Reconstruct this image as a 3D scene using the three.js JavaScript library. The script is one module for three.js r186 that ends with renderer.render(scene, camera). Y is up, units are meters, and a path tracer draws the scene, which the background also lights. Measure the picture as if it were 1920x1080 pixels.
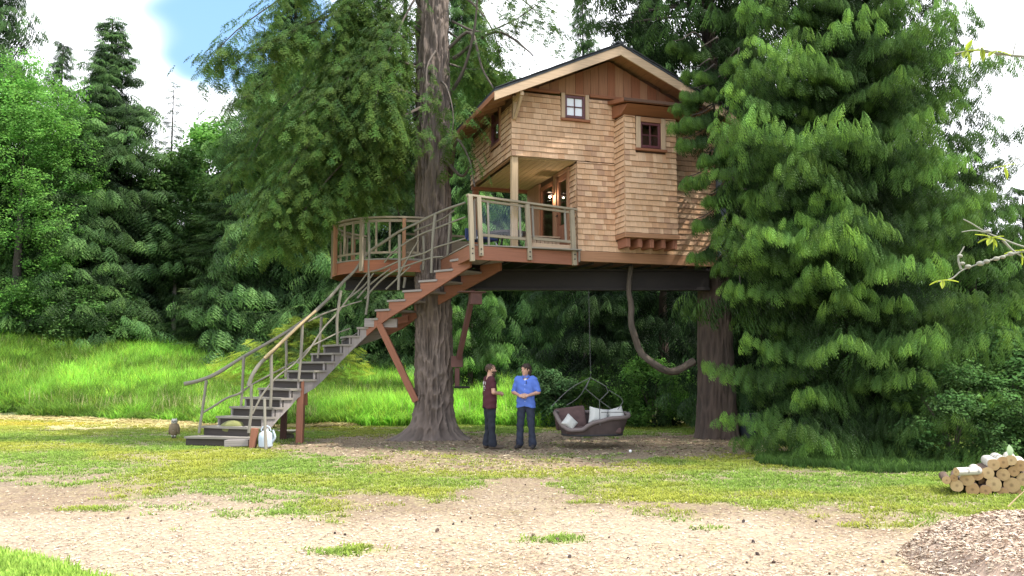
import * as THREE from 'three';
import { mergeGeometries, mergeVertices } from 'three/addons/utils/BufferGeometryUtils.js';
import { RoundedBoxGeometry } from 'three/addons/geometries/RoundedBoxGeometry.js';

// ---------------------------------------------------------------- camera, sky, sun, exposure
const scene = new THREE.Scene();
const EYE = 1.65, FOCAL = 1600, PITCH = Math.atan(150 / FOCAL);          // in the photograph's 1920 x 1080 pixels
const camera = new THREE.PerspectiveCamera(2 * Math.atan(540 / FOCAL) * 180 / Math.PI, 1920 / 1080, 0.1, 900);
camera.position.set(0, EYE, 0);
camera.rotation.x = PITCH;
const renderer = new THREE.WebGLRenderer({ antialias: true });
renderer.setSize(1024, 576);
renderer.shadowMap.enabled = true;
renderer.toneMapping = THREE.LinearToneMapping;
renderer.toneMappingExposure = 2.0;

// small deterministic tools
function rng(seed) { let a = seed >>> 0; return () => { a = (a + 0x6d2b79f5) | 0; let t = Math.imul(a ^ (a >>> 15), 1 | a); t = (t + Math.imul(t ^ (t >>> 7), 61 | t)) ^ t; return ((t ^ (t >>> 14)) >>> 0) / 4294967296; }; }
function hash3(x, y, z) { let h = Math.imul(x, 374761393) ^ Math.imul(y, 668265263) ^ Math.imul(z, 2147483647 - 1274126177); h = Math.imul(h ^ (h >>> 13), 1274126177); h ^= h >>> 16; return (h >>> 0) / 4294967296; }
const sm = (t) => t * t * (3 - 2 * t), mix = (a, b, t) => a + (b - a) * t, clamp = (x, a = 0, b = 1) => Math.min(b, Math.max(a, x));
const step01 = (a, b, x) => sm(clamp((x - a) / (b - a)));
function noise3(x, y, z) {
  const xi = Math.floor(x), yi = Math.floor(y), zi = Math.floor(z), u = sm(x - xi), v = sm(y - yi), w = sm(z - zi);
  const l = (k) => mix(mix(hash3(xi, yi, zi + k), hash3(xi + 1, yi, zi + k), u), mix(hash3(xi, yi + 1, zi + k), hash3(xi + 1, yi + 1, zi + k), u), v);
  return mix(l(0), l(1), w);
}
const noise2 = (x, y) => noise3(x, y, 0.5);
function fbm(x, y, z = 0.5, n = 4) { let s = 0, a = 0.5, t = 0; for (let i = 0; i < n; i++) { s += a * noise3(x, y, z + i * 7.3); t += a; a *= 0.5; x *= 2.03; y *= 2.03; z *= 2.03; } return s / t; }
function table(rows, x) { if (x <= rows[0][0]) return rows[0][1]; for (let i = 1; i < rows.length; i++) if (x <= rows[i][0]) return mix(rows[i - 1][1], rows[i][1], (x - rows[i - 1][0]) / (rows[i][0] - rows[i - 1][0])); return rows[rows.length - 1][1]; }
const V = (x, y, z) => new THREE.Vector3(x, y, z);
// a point of the place, from where it shows in the photograph and how many metres away it stands
function at(px, py, depth) {
  const a = (px - 960) / FOCAL, b = (540 - py) / FOCAL, c = Math.cos(PITCH), s = Math.sin(PITCH), t = depth / (c - b * s);
  return V(a * t, EYE + (s + b * c) * t, -depth);
}
const onGround = (px, py) => at(px, py, 2640 / (py - 690));

// sky: pale cloud with blue gaps
{
  const W = 1024, H = 512, data = new Float32Array(W * H * 4);
  for (let j = 0; j < H; j++) for (let i = 0; i < W; i++) {
    const el = ((j + 0.5) / H - 0.5) * Math.PI, az = ((i + 0.5) / W) * 2 * Math.PI, y = Math.sin(el);
    const dx = -Math.cos(el) * Math.cos(az), dz = -Math.cos(el) * Math.sin(az), h = Math.max(y, 0);
    const k = 1 / (h + 0.35), cx = dx * k * 1.7, cz = dz * k * 1.7;
    let c = fbm(cx + 72.61, cz + 101.23, 1.2, 5); c = step01(0.355, 0.46, c); c = Math.max(c, step01(0.2, 0.02, h) * 0.75);
    const shade = 0.62 + 0.85 * fbm(cx * 2 + 9, cz * 2, 4.2, 4), up = step01(0, 0.8, h);
    const o = (j * W + i) * 4, blue = [mix(0.22, 0.11, up), mix(0.36, 0.24, up), mix(0.52, 0.50, up)], g = y < 0 ? 0.35 : 1;
    const cloud = [0.98 * shade, 1.0 * shade, 1.05 * shade];
    for (let q = 0; q < 3; q++) data[o + q] = mix(blue[q], cloud[q], c) * g;
    data[o + 3] = 1;
  }
  const t = new THREE.DataTexture(data, W, H, THREE.RGBAFormat, THREE.FloatType);
  t.mapping = THREE.EquirectangularReflectionMapping; t.magFilter = t.minFilter = THREE.LinearFilter; t.needsUpdate = true;
  scene.background = t; scene.environment = t;
  scene.backgroundIntensity = scene.environmentIntensity = 1.28;
}
const sun = new THREE.DirectionalLight(new THREE.Color(1, 0.94, 0.84), 3.7);
{
  const el = 57 * Math.PI / 180, az = 74 * Math.PI / 180;                 // high, from the right and a little from behind the camera
  sun.position.set(Math.cos(el) * Math.sin(az), Math.sin(el), Math.cos(el) * Math.cos(az)).multiplyScalar(60).add(V(0, 0, -18));
  sun.target.position.set(0, 0, -18);
  sun.castShadow = true; sun.shadow.radius = 2; sun.shadow.mapSize.set(4096, 4096);
  Object.assign(sun.shadow.camera, { left: -40, right: 40, top: 40, bottom: -40, near: 1, far: 140 });
  scene.add(sun, sun.target);
}

// ---------------------------------------------------------------- naming
const taken = new Map();
function numbered(name) { const n = taken.get(name) ?? 0; taken.set(name, n + 1); return n ? `${name}_${String(n).padStart(3, '0')}` : name; }
function shade(o) { o.castShadow = o.receiveShadow = true; return o; }
function tag(o, label, category, group) { o.userData.label = label; o.userData.category = category; if (group) o.userData.group = group; return o; }
function thing(name, label, category, pos = V(0, 0, 0), turn = 0, group) {
  const o = new THREE.Group(); o.name = numbered(name); o.position.copy(pos); o.rotation.y = turn; scene.add(o);
  return tag(o, label, category, group);
}
function part(name, geo, mat, parent, extra = {}) { const m = shade(new THREE.Mesh(geo, mat)); m.name = name; parent.add(m); Object.assign(m.userData, extra); return m; }
function solo(name, label, category, geo, mat, pos = V(0, 0, 0), group) { const m = shade(new THREE.Mesh(geo, mat)); m.name = numbered(name); m.position.copy(pos); scene.add(m); return tag(m, label, category, group); }
function struct(name, geo, mat) { const m = shade(new THREE.Mesh(geo, mat)); m.name = name; m.userData.kind = 'structure'; scene.add(m); return m; }

// ---------------------------------------------------------------- textures and materials
function dataTex(w, h, fn, srgb = false) {
  const d = new Uint8Array(w * h * 4);
  for (let j = 0; j < h; j++) for (let i = 0; i < w; i++) { const c = fn(i / w, j / h), o = (j * w + i) * 4; for (let q = 0; q < 3; q++) d[o + q] = clamp(c[q]) * 255; d[o + 3] = 255; }
  const t = new THREE.DataTexture(d, w, h); t.wrapS = t.wrapT = THREE.RepeatWrapping; t.magFilter = t.minFilter = THREE.LinearFilter; t.needsUpdate = true;
  if (srgb) t.colorSpace = THREE.SRGBColorSpace; return t;
}
// tiling noise on a torus-like blend
const tile = (fn) => (u, v) => { const a = sm(clamp((u - 0.85) / 0.15)), b = sm(clamp((v - 0.85) / 0.15)); return mix(mix(fn(u, v), fn(u - 1, v), a), mix(fn(u, v - 1), fn(u - 1, v - 1), a), b); };
const grainN = tile((u, v) => 0.55 * fbm(u * 26, v * 2.2, 3.3, 4) + 0.3 * noise2(u * 90, v * 5) + 0.15 * fbm(u * 5, v * 1.3, 8, 3));
const woodMap = dataTex(256, 512, (u, v) => { const g = 0.62 + 0.62 * (grainN(u, v) - 0.3); return [g, g * 0.985, g * 0.965]; });
const woodBump = dataTex(256, 512, (u, v) => { const g = grainN(u, v); return [g, g, g]; });
const stainN = tile((u, v) => fbm(u * 6, v * 1.6, 5.1, 4)), streakN = tile((u, v) => noise2(u * 40, v * 3) * 0.6 + 0.4 * noise2(u * 17 + 4, v * 2));
const shingleMap = dataTex(512, 256, (u, v) => { const s = stainN(u, v), g = 0.66 + 0.42 * streakN(u, v) - 0.55 * step01(0.56, 0.74, s); return [g, g * 0.97, g * 0.93]; });
const rustN = tile((u, v) => fbm(u * 7, v * 7, 2.2, 5));
const blotch = dataTex(256, 256, (u, v) => { const g = 0.6 + 0.7 * (rustN(u, v) - 0.15); return [g, g, g]; });
const lin = (r, g, b) => new THREE.Color().setRGB(r, g, b);
const std = (color, roughness = 0.85, more = {}) => new THREE.MeshStandardMaterial({ color, roughness, ...more });
const woodMat = (r, g, b, rough = 0.8) => std(lin(r, g, b), rough, { map: woodMap, bumpMap: woodBump, bumpScale: 0.003 });
const M = {
  trimPale: woodMat(0.62, 0.45, 0.30), cedarRed: woodMat(0.34, 0.135, 0.065), cedarMid: woodMat(0.44, 0.23, 0.125), gable: woodMat(0.36, 0.17, 0.09), soffit: woodMat(0.46, 0.25, 0.13),
  ceiling: woodMat(0.60, 0.42, 0.22), post: woodMat(0.62, 0.45, 0.28), greyWood: woodMat(0.34, 0.31, 0.27, 0.9), railWood: woodMat(0.39, 0.33, 0.24, 0.9), stairGrey: woodMat(0.36, 0.325, 0.31, 0.9), redStain: woodMat(0.36, 0.15, 0.09, 0.8),
  branch: woodMat(0.29, 0.27, 0.22, 0.9), peeled: woodMat(0.60, 0.46, 0.26, 0.8), sash: std(lin(0.115, 0.035, 0.04), 0.45), steel: std(lin(0.024, 0.018, 0.017), 0.6, { map: blotch, metalness: 0.2 }), rust: std(lin(0.11, 0.045, 0.035), 0.7, { map: blotch }),
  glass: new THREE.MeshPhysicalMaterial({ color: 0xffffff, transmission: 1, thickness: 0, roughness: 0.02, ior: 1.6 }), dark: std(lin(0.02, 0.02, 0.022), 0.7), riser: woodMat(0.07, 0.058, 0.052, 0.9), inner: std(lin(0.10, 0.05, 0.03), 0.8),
  roof: std(lin(0.05, 0.055, 0.065), 0.9, { map: blotch }), curtain: std(lin(0.80, 0.85, 0.92), 0.9),
};
// wood grain runs along the longest side; uv in metres
function grain(geo, seed = 0, density = 1.6) {
  geo.computeBoundingBox(); const s = new THREE.Vector3(); geo.boundingBox.getSize(s);
  const ax = s.x >= s.y && s.x >= s.z ? 0 : s.y >= s.z ? 1 : 2, p = geo.attributes.position, n = geo.attributes.normal, uv = new Float32Array(p.count * 2), o = [(ax + 1) % 3, (ax + 2) % 3];
  const P = [0, 0, 0], N = [0, 0, 0], r = rng(seed * 977 + 5), du = r(), dv = r();
  for (let i = 0; i < p.count; i++) {
    p.getX(i); P[0] = p.getX(i); P[1] = p.getY(i); P[2] = p.getZ(i); N[0] = Math.abs(n.getX(i)); N[1] = Math.abs(n.getY(i)); N[2] = Math.abs(n.getZ(i));
    const across = N[o[0]] > N[o[1]] ? P[o[1]] : P[o[0]];
    uv[i * 2] = across * density + du; uv[i * 2 + 1] = P[ax] * density * 0.5 + dv;
  }
  geo.setAttribute('uv', new THREE.BufferAttribute(uv, 2)); return geo;
}
let woodSeed = 1;
function box(w, h, d, x = 0, y = 0, z = 0, bevel = 0.006) {
  const g = bevel ? new RoundedBoxGeometry(w, h, d, 1, Math.min(bevel, w * 0.3, h * 0.3, d * 0.3)) : new THREE.BoxGeometry(w, h, d);
  grain(g, woodSeed++); g.translate(x, y, z); return g;
}
const boxAB = (x0, x1, y0, y1, z0, z1, bevel) => box(x1 - x0, y1 - y0, z1 - z0, (x0 + x1) / 2, (y0 + y1) / 2, (z0 + z1) / 2, bevel);
// square timber from p to q, w wide and h deep
function timber(p, q, w, h, up = V(0, 1, 0), bevel = 0.006) {
  const L = p.distanceTo(q), g = box(w, h, L, 0, 0, 0, bevel), z = q.clone().sub(p).normalize(), x = up.clone().cross(z).normalize(), y = z.clone().cross(x);
  g.applyMatrix4(new THREE.Matrix4().makeBasis(x, y, z).setPosition(p.clone().add(q).multiplyScalar(0.5))); return g;
}
// round branch through points, tapering
function branchTube(pts, r0, r1, segs = 10, sides = 7, wob = 0.15, seed = 1) {
  const c = new THREE.CatmullRomCurve3(pts, false, 'centripetal'), n = Math.max(4, Math.round(segs)), pos = [], nor = [], uv = [], idx = [], R = rng(seed * 131 + 7), ph = R() * 9;
  const F = c.computeFrenetFrames(n), L = c.getLength();
  for (let i = 0; i <= n; i++) {
    const t = i / n, p = c.getPointAt(t), r = mix(r0, r1, t) * (1 + wob * (noise2(t * L * 5 + ph, ph) - 0.5) * 2);
    for (let j = 0; j <= sides; j++) {
      const a = j / sides * 2 * Math.PI, d = F.normals[i].clone().multiplyScalar(Math.cos(a)).addScaledVector(F.binormals[i], Math.sin(a));
      pos.push(p.x + d.x * r, p.y + d.y * r, p.z + d.z * r); nor.push(d.x, d.y, d.z); uv.push(j / sides * 0.35, t * L * 0.8 + ph);
    }
  }
  for (let i = 0; i < n; i++) for (let j = 0; j < sides; j++) { const a = i * (sides + 1) + j, b = a + sides + 1; idx.push(a, a + 1, b, b, a + 1, b + 1); }
  for (const [row, flip] of [[0, 1], [n, 0]]) { const c0 = pos.length / 3, p = c.getPointAt(row / n); pos.push(p.x, p.y, p.z); const T = F.tangents[row]; nor.push(T.x * (flip ? -1 : 1), T.y * (flip ? -1 : 1), T.z * (flip ? -1 : 1)); uv.push(0, 0); for (let j = 0; j < sides; j++) { const a = row * (sides + 1) + j; flip ? idx.push(c0, a + 1, a) : idx.push(c0, a, a + 1); } }
  const g = new THREE.BufferGeometry(); g.setAttribute('position', new THREE.Float32BufferAttribute(pos, 3)); g.setAttribute('normal', new THREE.Float32BufferAttribute(nor, 3)); g.setAttribute('uv', new THREE.Float32BufferAttribute(uv, 2)); g.setIndex(idx); return g;
}
function paintGeo(g, c) { const n = g.attributes.position.count, a = new Float32Array(n * 3); for (let i = 0; i < n; i++) a.set([c.r, c.g, c.b], i * 3); g.setAttribute('color', new THREE.BufferAttribute(a, 3)); return g; }

// ---------------------------------------------------------------- the ground
function land(x, z) {                                            // height of the meadow behind the yard, rising to the left
  const d = -z, k = step01(28, 42, d), far = step01(44, 80, d);
  const h = 0.45 + 0.085 * Math.max(-x, 0) + 0.15 * Math.max(-x - 12, 0) * 0.2;
  return k * h * (1 + 0.25 * far) - 0.05 * (1 - step01(29, 32.5, d)) + 0.1 * (fbm(x * 0.15, z * 0.15) - 0.5) * step01(31, 36, d);
}
const Dgreen = (x) => table([[-14, 13.6], [-8, 13.3], [-5.7, 12.6], [-3.7, 11], [-2.2, 10.5], [-1.1, 10.9], [-0.4, 12.6], [0.3, 13.2], [1, 11.3], [1.8, 10.3], [3.6, 10.5], [4.6, 9.9], [6, 9.8], [10, 9.4]], x);
function litter(x, d) {                                           // needle litter under the two trees
  const e = (cx, cd, rx, rd) => 1 - step01(0.55, 1.25, Math.hypot((x - cx) / rx, (d - cd) / rd) + 0.5 * (fbm(x * 0.9, d * 0.9, 2) - 0.5));
  return Math.max(e(-1.3, 18.9, 3.9, 3.4), e(2.4, 18.6, 3.9, 2.6), e(-0.2, 15.6, 3.0, 2.0) * 0.85, e(4.8, 19.6, 2.2, 1.8), e(0.4, 13.4, 1.8, 1.6) * 0.5);
}
function green(x, d) {
  const n = fbm(x * 0.8, d * 0.8, 0.7, 4) - 0.5, f = fbm(x * 3.5, d * 3.5, 4.4, 3) - 0.5;
  let g = step01(-1.3, 1.3, d - Dgreen(x) + n * 3.6 + f * 2.0) * clamp(0.74 + n * 2.2 + f * 1.6);
  const spot = (cx, cd, r, s = 1) => s * (1 - step01(0.3, 1.15, Math.hypot((x - cx) / r, (d - cd) / (r * 0.55)) + f * 1.2));
  g = Math.max(g, spot(-1.5, 7.85, 0.42), spot(0.38, 8.5, 0.36), spot(-4.9, 10.2, 0.5, 0.8), spot(0.9, 10.7, 0.3, 0.7), spot(2.1, 9, 0.2, 0.5), spot(3.9, 9.2, 0.5, 0.6), spot(-1.9, 9.3, 0.25, 0.4));
  g = Math.max(g, step01(-0.12, 0.1, (-3.2 - x) * 0.72 + 6.8 - d + f * 0.35));
  return clamp(g - 0.92 * litter(x, d));
}
const straw = (x, d) => step01(-5.5, -8, x + fbm(x, d) * 2) * step01(20.5, 24.5, d + 3 * (fbm(x * 0.7, d * 0.7, 3) - 0.5));
{
  const g = new THREE.PlaneGeometry(500, 420, 150, 130); g.rotateX(-Math.PI / 2); g.translate(0, 0, -170);
  const p = g.attributes.position; for (let i = 0; i < p.count; i++) p.setY(i, land(p.getX(i), p.getZ(i)));
  const uv = g.attributes.uv; for (let i = 0; i < p.count; i++) uv.setXY(i, p.getX(i) * 0.15, p.getZ(i) * 0.15);
  g.computeVertexNormals();
  struct('ground', g, std(lin(0.085, 0.115, 0.035), 1, { map: blotch }));
  // the yard: wood chips, worn lawn and litter, 40 x 24 m
  const W = 2048, H = 1536, X0 = -21, X1 = 21, D0 = 3, D1 = 33, col = new Uint8Array(W * H * 4), bump = new Uint8Array(W * H * 4), R = rng(11);
  const low = (fn) => { const w = W / 4 + 1, a = new Float32Array(w * (H / 4 + 1)); for (let j = 0; j <= H / 4; j++) for (let i = 0; i < w; i++) a[j * w + i] = fn(X0 + (X1 - X0) * i * 4 / W, D0 + (D1 - D0) * j * 4 / H); return (i, j) => { const x = i >> 2, y = j >> 2, u = (i & 3) / 4, v = (j & 3) / 4, k = y * w + x; return (a[k] * (1 - u) + a[k + 1] * u) * (1 - v) + (a[k + w] * (1 - u) + a[k + w + 1] * u) * v; }; };
  const cg = low(green), cl = low(litter), cs = low(straw), cb = low((x, d) => fbm(x * 0.55, d * 0.55, 6, 3)), cm = low((x, d) => noise2(x * 9, d * 9));
  for (let j = 0; j < H; j++) for (let i = 0; i < W; i++) {
    const k = j * W + i, d = D0 + (D1 - D0) * j / H, n = R(), m = cm(i, j), b = cb(i, j), s = cs(i, j);
    const gn = clamp(cg(i, j) + (n - 0.5) * 0.5 + (m - 0.5) * 0.4), lt = clamp(cl(i, j) + (n - 0.5) * 0.3);
    const t = 0.62 + 0.5 * n * (0.5 + m) + 0.35 * (b - 0.5), soil = clamp(step01(0.42, 0.66, b + 0.25 * (m - 0.5)) * 0.5 + 0.75 * step01(8.2, 11.5, d + 4 * (b - 0.5)));
    let c = [mix(0.41, 0.235, soil) * t, mix(0.32, 0.168, soil) * t, mix(0.23, 0.11, soil) * t];
    const L = [0.27 * t, 0.195 * t, 0.125 * t], G = [mix(0.20, 0.34, b) * t, mix(0.27, 0.36, b) * t, mix(0.06, 0.10, b) * t], S = [0.46 * t, 0.40 * t, 0.18 * t];
    for (let q = 0; q < 3; q++) { c[q] = mix(c[q], L[q], lt * 0.9); c[q] = mix(c[q], G[q], gn * 0.8); c[q] = mix(c[q], S[q], s * 0.8); }
    for (let q = 0; q < 3; q++) col[k * 4 + q] = 255 * Math.pow(clamp(c[q]), 1 / 2.2);
    col[k * 4 + 3] = bump[k * 4 + 3] = 255; bump[k * 4] = bump[k * 4 + 1] = bump[k * 4 + 2] = 255 * clamp(0.5 * n + 0.5 * m);
  }
  const T = (a, s) => { const t = new THREE.DataTexture(a, W, H); t.magFilter = t.minFilter = THREE.LinearFilter; if (s) t.colorSpace = THREE.SRGBColorSpace; t.needsUpdate = true; return t; };
  const y = new THREE.PlaneGeometry(X1 - X0, D1 - D0, 200, 130); y.rotateX(-Math.PI / 2); y.translate(0, 0, -(D0 + D1) / 2);
  const yp = y.attributes.position, yu = y.attributes.uv;
  for (let i = 0; i < yp.count; i++) { const x = yp.getX(i), d = -yp.getZ(i); yu.setXY(i, (x - X0) / (X1 - X0), (d - D0) / (D1 - D0)); yp.setY(i, yardY(x, -d) * (1 - step01(29, 33, d)) + (land(x, -d) - 0.02) * step01(29, 33, d)); }
  y.computeVertexNormals();
  struct('yard', y, std(0xffffff, 1, { map: T(col, true), bumpMap: T(bump), bumpScale: 0.02 }));
}
function yardY(x, z) { return 0.06 * (fbm(x * 0.5, z * 0.5, 1, 3) - 0.5) + 0.03 * (noise2(x * 3, z * 3) - 0.5); }

// ---------------------------------------------------------------- leaves: small meshes that foliage is made of
function soup() {
  const pos = [], col = [], up = [];
  return {
    tri(a, b, c, s0, s1, s2) { pos.push(a.x, a.y, a.z, b.x, b.y, b.z, c.x, c.y, c.z); for (const s of [s0, s1, s2]) col.push(s[0], s[1], s[2]); },
    build() { const g = new THREE.BufferGeometry(); g.setAttribute('position', new THREE.Float32BufferAttribute(pos, 3)); g.setAttribute('color', new THREE.Float32BufferAttribute(col, 3)); const h = mergeVertices(g); h.computeVertexNormals(); return h; },
    get size() { return pos.length / 9; },
  };
}
// drooping fern-like spray of a cedar, growing along +z, 1 m long: narrow fringed branchlets that hang at their tips
function cedarFrond(seed) {
  const R = rng(seed), S = soup(), N = 6, P = (t) => V(0.06 * Math.sin(t * 3 + seed), 0.12 * Math.sin(t * 2.4) - 0.5 * t * t, t * 0.9);
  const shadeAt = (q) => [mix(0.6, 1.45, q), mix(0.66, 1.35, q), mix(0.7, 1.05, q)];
  for (let i = 0; i <= N; i++) {
    const t = (i + 0.5) / (N + 0.5), p = P(Math.min(t, 1)), w = 0.46 * Math.sin(Math.PI * Math.pow(Math.min(t, 1), 0.7) * 0.86 + 0.22);
    for (const s of i === N ? [0] : [-1, 1]) {
      const a = s * (0.6 + 0.35 * R()), L = w * (0.7 + 0.6 * R()), sx = Math.sin(a), sz = Math.cos(a), q = (u) => V(p.x + sx * L * u, p.y - L * (0.22 * u + (0.55 + 0.2 * seed % 1) * u * u), p.z + sz * L * u * (1 - 0.25 * u));
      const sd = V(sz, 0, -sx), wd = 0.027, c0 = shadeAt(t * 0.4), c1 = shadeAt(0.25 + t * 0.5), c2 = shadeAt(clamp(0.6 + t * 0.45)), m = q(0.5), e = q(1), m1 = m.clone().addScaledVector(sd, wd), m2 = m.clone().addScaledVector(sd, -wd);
      S.tri(p, m1, m2, c0, c1, c1); S.tri(m1, e, m2, c1, c2, c1);
      for (const k of [0.28, 0.52, 0.75]) for (const g of [-1, 1]) {
        const b0 = q(k), b1 = q(k + 0.1), l = L * (0.36 - 0.22 * k) * (0.7 + 0.6 * R()), f = b1.clone().sub(b0).normalize().multiplyScalar(0.75).addScaledVector(sd, g * 0.7).normalize(), tip = b0.clone().addScaledVector(f, l); tip.y -= l * 0.35;
        S.tri(b0, b1, tip, c1, c1, c2);
      }
    }
  }
  const a = P(0), b = P(1); S.tri(a.clone().add(V(0.008, 0, 0)), a.clone().add(V(-0.008, 0, 0)), b, [0.5, 0.4, 0.3], [0.5, 0.4, 0.3], [1, 1, 0.9]);
  return S.build();
}
// needle spray of a fir: a twig with side twigs, all set with narrow needles
function firSpray(seed, droop = 0.15, sides = 4, nw = 0.011) {
  const R = rng(seed), S = soup(), add = (o, d, L, n, w, q) => {
    const up = V(0, 1, 0), side = up.clone().cross(d).normalize();
    for (let i = 0; i < n; i++) for (const s of [-1, 1]) {
      const t = (i + 0.5 + 0.5 * (R() - 0.5)) / n, b = o.clone().addScaledVector(d, L * t); b.y -= droop * L * t * t;
      const l = w * (0.75 + 0.5 * R()) * (1.15 - 0.5 * t), dd = d.clone().multiplyScalar(0.75).addScaledVector(side, s * (0.45 + 0.5 * R())).add(V(0, (R() - 0.5) * 1.3, 0)).normalize();
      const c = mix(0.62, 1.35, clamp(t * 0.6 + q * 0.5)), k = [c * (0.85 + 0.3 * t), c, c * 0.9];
      S.tri(b.clone().addScaledVector(d, -nw), b.clone().addScaledVector(d, nw), b.clone().addScaledVector(dd, l), k, k, [k[0] * 1.15, k[1] * 1.1, k[2]]);
    }
  };
  add(V(0, 0, 0), V(0, 0, 1), 1, nw > 0.02 ? 9 : 20, nw > 0.02 ? 0.17 : 0.12, 0.2);
  for (let i = 0; i < sides; i++) for (const s of [-1, 1]) { const t = 0.12 + 0.68 * (i + 0.5 * R()) / sides, a = 0.7 + 0.3 * R(); add(V(0, -droop * t * t, t), V(s * Math.sin(a), -0.08 - 0.3 * R(), Math.cos(a)).normalize(), 0.46 * (1.05 - t) + 0.1, nw > 0.02 ? 5 : 9, nw > 0.02 ? 0.15 : 0.1, 0.5); }
  return S.build();
}
// a cluster of broad leaves, about 1 m across, facing mostly up and out
function leafCluster(seed, n = 26, size = 0.2, narrow = 0.62) {
  const R = rng(seed), S = soup();
  for (let i = 0; i < n; i++) {
    const p = V((R() - 0.5) * 0.95, (R() - 0.5) * 0.55, (R() - 0.5) * 0.95), a = R() * 6.28, l = size * (0.65 + 0.7 * R()), w = l * narrow;
    const nrm = V((R() - 0.5) * 1.2, 0.7 + 0.4 * R(), (R() - 0.5) * 1.2).normalize(), d = V(Math.cos(a), -0.3 - 0.4 * R(), Math.sin(a)); d.addScaledVector(nrm, -d.dot(nrm)).normalize(); const s = nrm.clone().cross(d);
    const b = p.clone(), t = p.clone().addScaledVector(d, l).add(V(0, -0.12 * l, 0)), m = p.clone().addScaledVector(d, l * 0.45).addScaledVector(nrm, -0.05 * l);
    const m1 = p.clone().addScaledVector(d, l * 0.42).addScaledVector(s, w * 0.5).addScaledVector(nrm, 0.06 * l), m2 = p.clone().addScaledVector(d, l * 0.42).addScaledVector(s, -w * 0.5).addScaledVector(nrm, 0.06 * l);
    const c = 0.72 + 0.55 * R(), k = [c * (0.9 + 0.2 * R()), c, c * 0.9];
    S.tri(b, m1, t, k, k, k); S.tri(b, t, m2, k, k, k);
  }
  return S.build();
}
const leafMat = (r, g, b, through = 0.35, rough = 1) => new THREE.MeshPhysicalMaterial({ color: lin(r, g, b), roughness: rough, transmission: through, thickness: 0, vertexColors: true, side: THREE.DoubleSide, specularIntensity: 0.22 });
const TWIG = firSpray(23, 0.35, 3, 0.042);
const FROND = [cedarFrond(3), cedarFrond(8)], FIR = [firSpray(5), firSpray(17, 0.5)], LEAF = [leafCluster(4), leafCluster(29), leafCluster(77, 30, 0.15, 0.8)];
const white = lin(1, 1, 1), _x = V(0, 0, 0), _y = V(0, 0, 0), _z = V(0, 0, 0), _m = new THREE.Matrix4(), _c = new THREE.Color();
// collects copies of a spray; pos, growing direction, roughly-up normal, size, tint
class Leaves {
  constructor() { this.a = []; this.c = []; }
  add(p, dir, up, s, r, g, b, flat = 1, slim = 1) {
    _z.copy(dir).normalize(); _x.copy(up).cross(_z); if (_x.lengthSq() < 1e-6) _x.set(1, 0, 0); _x.normalize(); _y.copy(_z).cross(_x);
    _m.makeBasis(_x.multiplyScalar(s * slim), _y.multiplyScalar(s * flat), _z.multiplyScalar(s)); _m.setPosition(p.x, p.y, p.z);
    for (let i = 0; i < 16; i++) this.a.push(_m.elements[i]); this.c.push(r, g, b);
  }
  build(name, geo, mat, parent, extra = { kind: 'stuff' }) {
    const n = this.c.length / 3, m = new THREE.InstancedMesh(geo, mat, n); shade(m); m.name = name;
    m.instanceMatrix.array.set(this.a); m.instanceColor = new THREE.InstancedBufferAttribute(new Float32Array(this.c), 3);
    Object.assign(m.userData, extra); parent.add(m); return m;
  }
}
// ---------------------------------------------------------------- trees
const L = {  // cedarDeep is lightened so that distance haze sits in its leaf colour
  cedar: leafMat(0.044, 0.102, 0.029), cedarDeep: leafMat(0.058, 0.128, 0.050), cedarShade: leafMat(0.028, 0.066, 0.028), fir: leafMat(0.062, 0.125, 0.046), firWarm: leafMat(0.072, 0.142, 0.042), maple: leafMat(0.115, 0.27, 0.055, 0.45), alder: leafMat(0.085, 0.19, 0.05, 0.4),  // cedarShade: cedar leaf colour darkened to carry the shade under the house
  shrub: leafMat(0.085, 0.19, 0.055, 0.4), young: leafMat(0.20, 0.28, 0.05, 0.4),
};
const barkN = tile((u, v) => { const w = 0.12 * (fbm(u * 6, v * 4, 3, 3) - 0.5); return 1 - Math.abs(2 * noise2((u + w) * 34, v * 7) - 1) * 0.75 - 0.25 * noise2(u * 70, v * 30); });
const barkMap = dataTex(512, 512, (u, v) => { const b = barkN(u, v), g = mix(0.62, 1.15, b), w = fbm(u * 5, v * 5, 9, 3); return [g * mix(1.0, 0.92, w), g * 0.96, g * mix(0.9, 0.98, w)]; });
const barkBump = dataTex(512, 512, (u, v) => { const b = barkN(u, v); return [b, b, b]; });
const bark = (r, g, b) => std(lin(r, g, b), 0.95, { map: barkMap, bumpMap: barkBump, bumpScale: 0.02, vertexColors: true });
const B = { fir: bark(0.145, 0.115, 0.10), cedar: bark(0.075, 0.055, 0.046), far: bark(0.06, 0.05, 0.042), pale: bark(0.34, 0.31, 0.26), limb: bark(0.105, 0.085, 0.07) };
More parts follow.
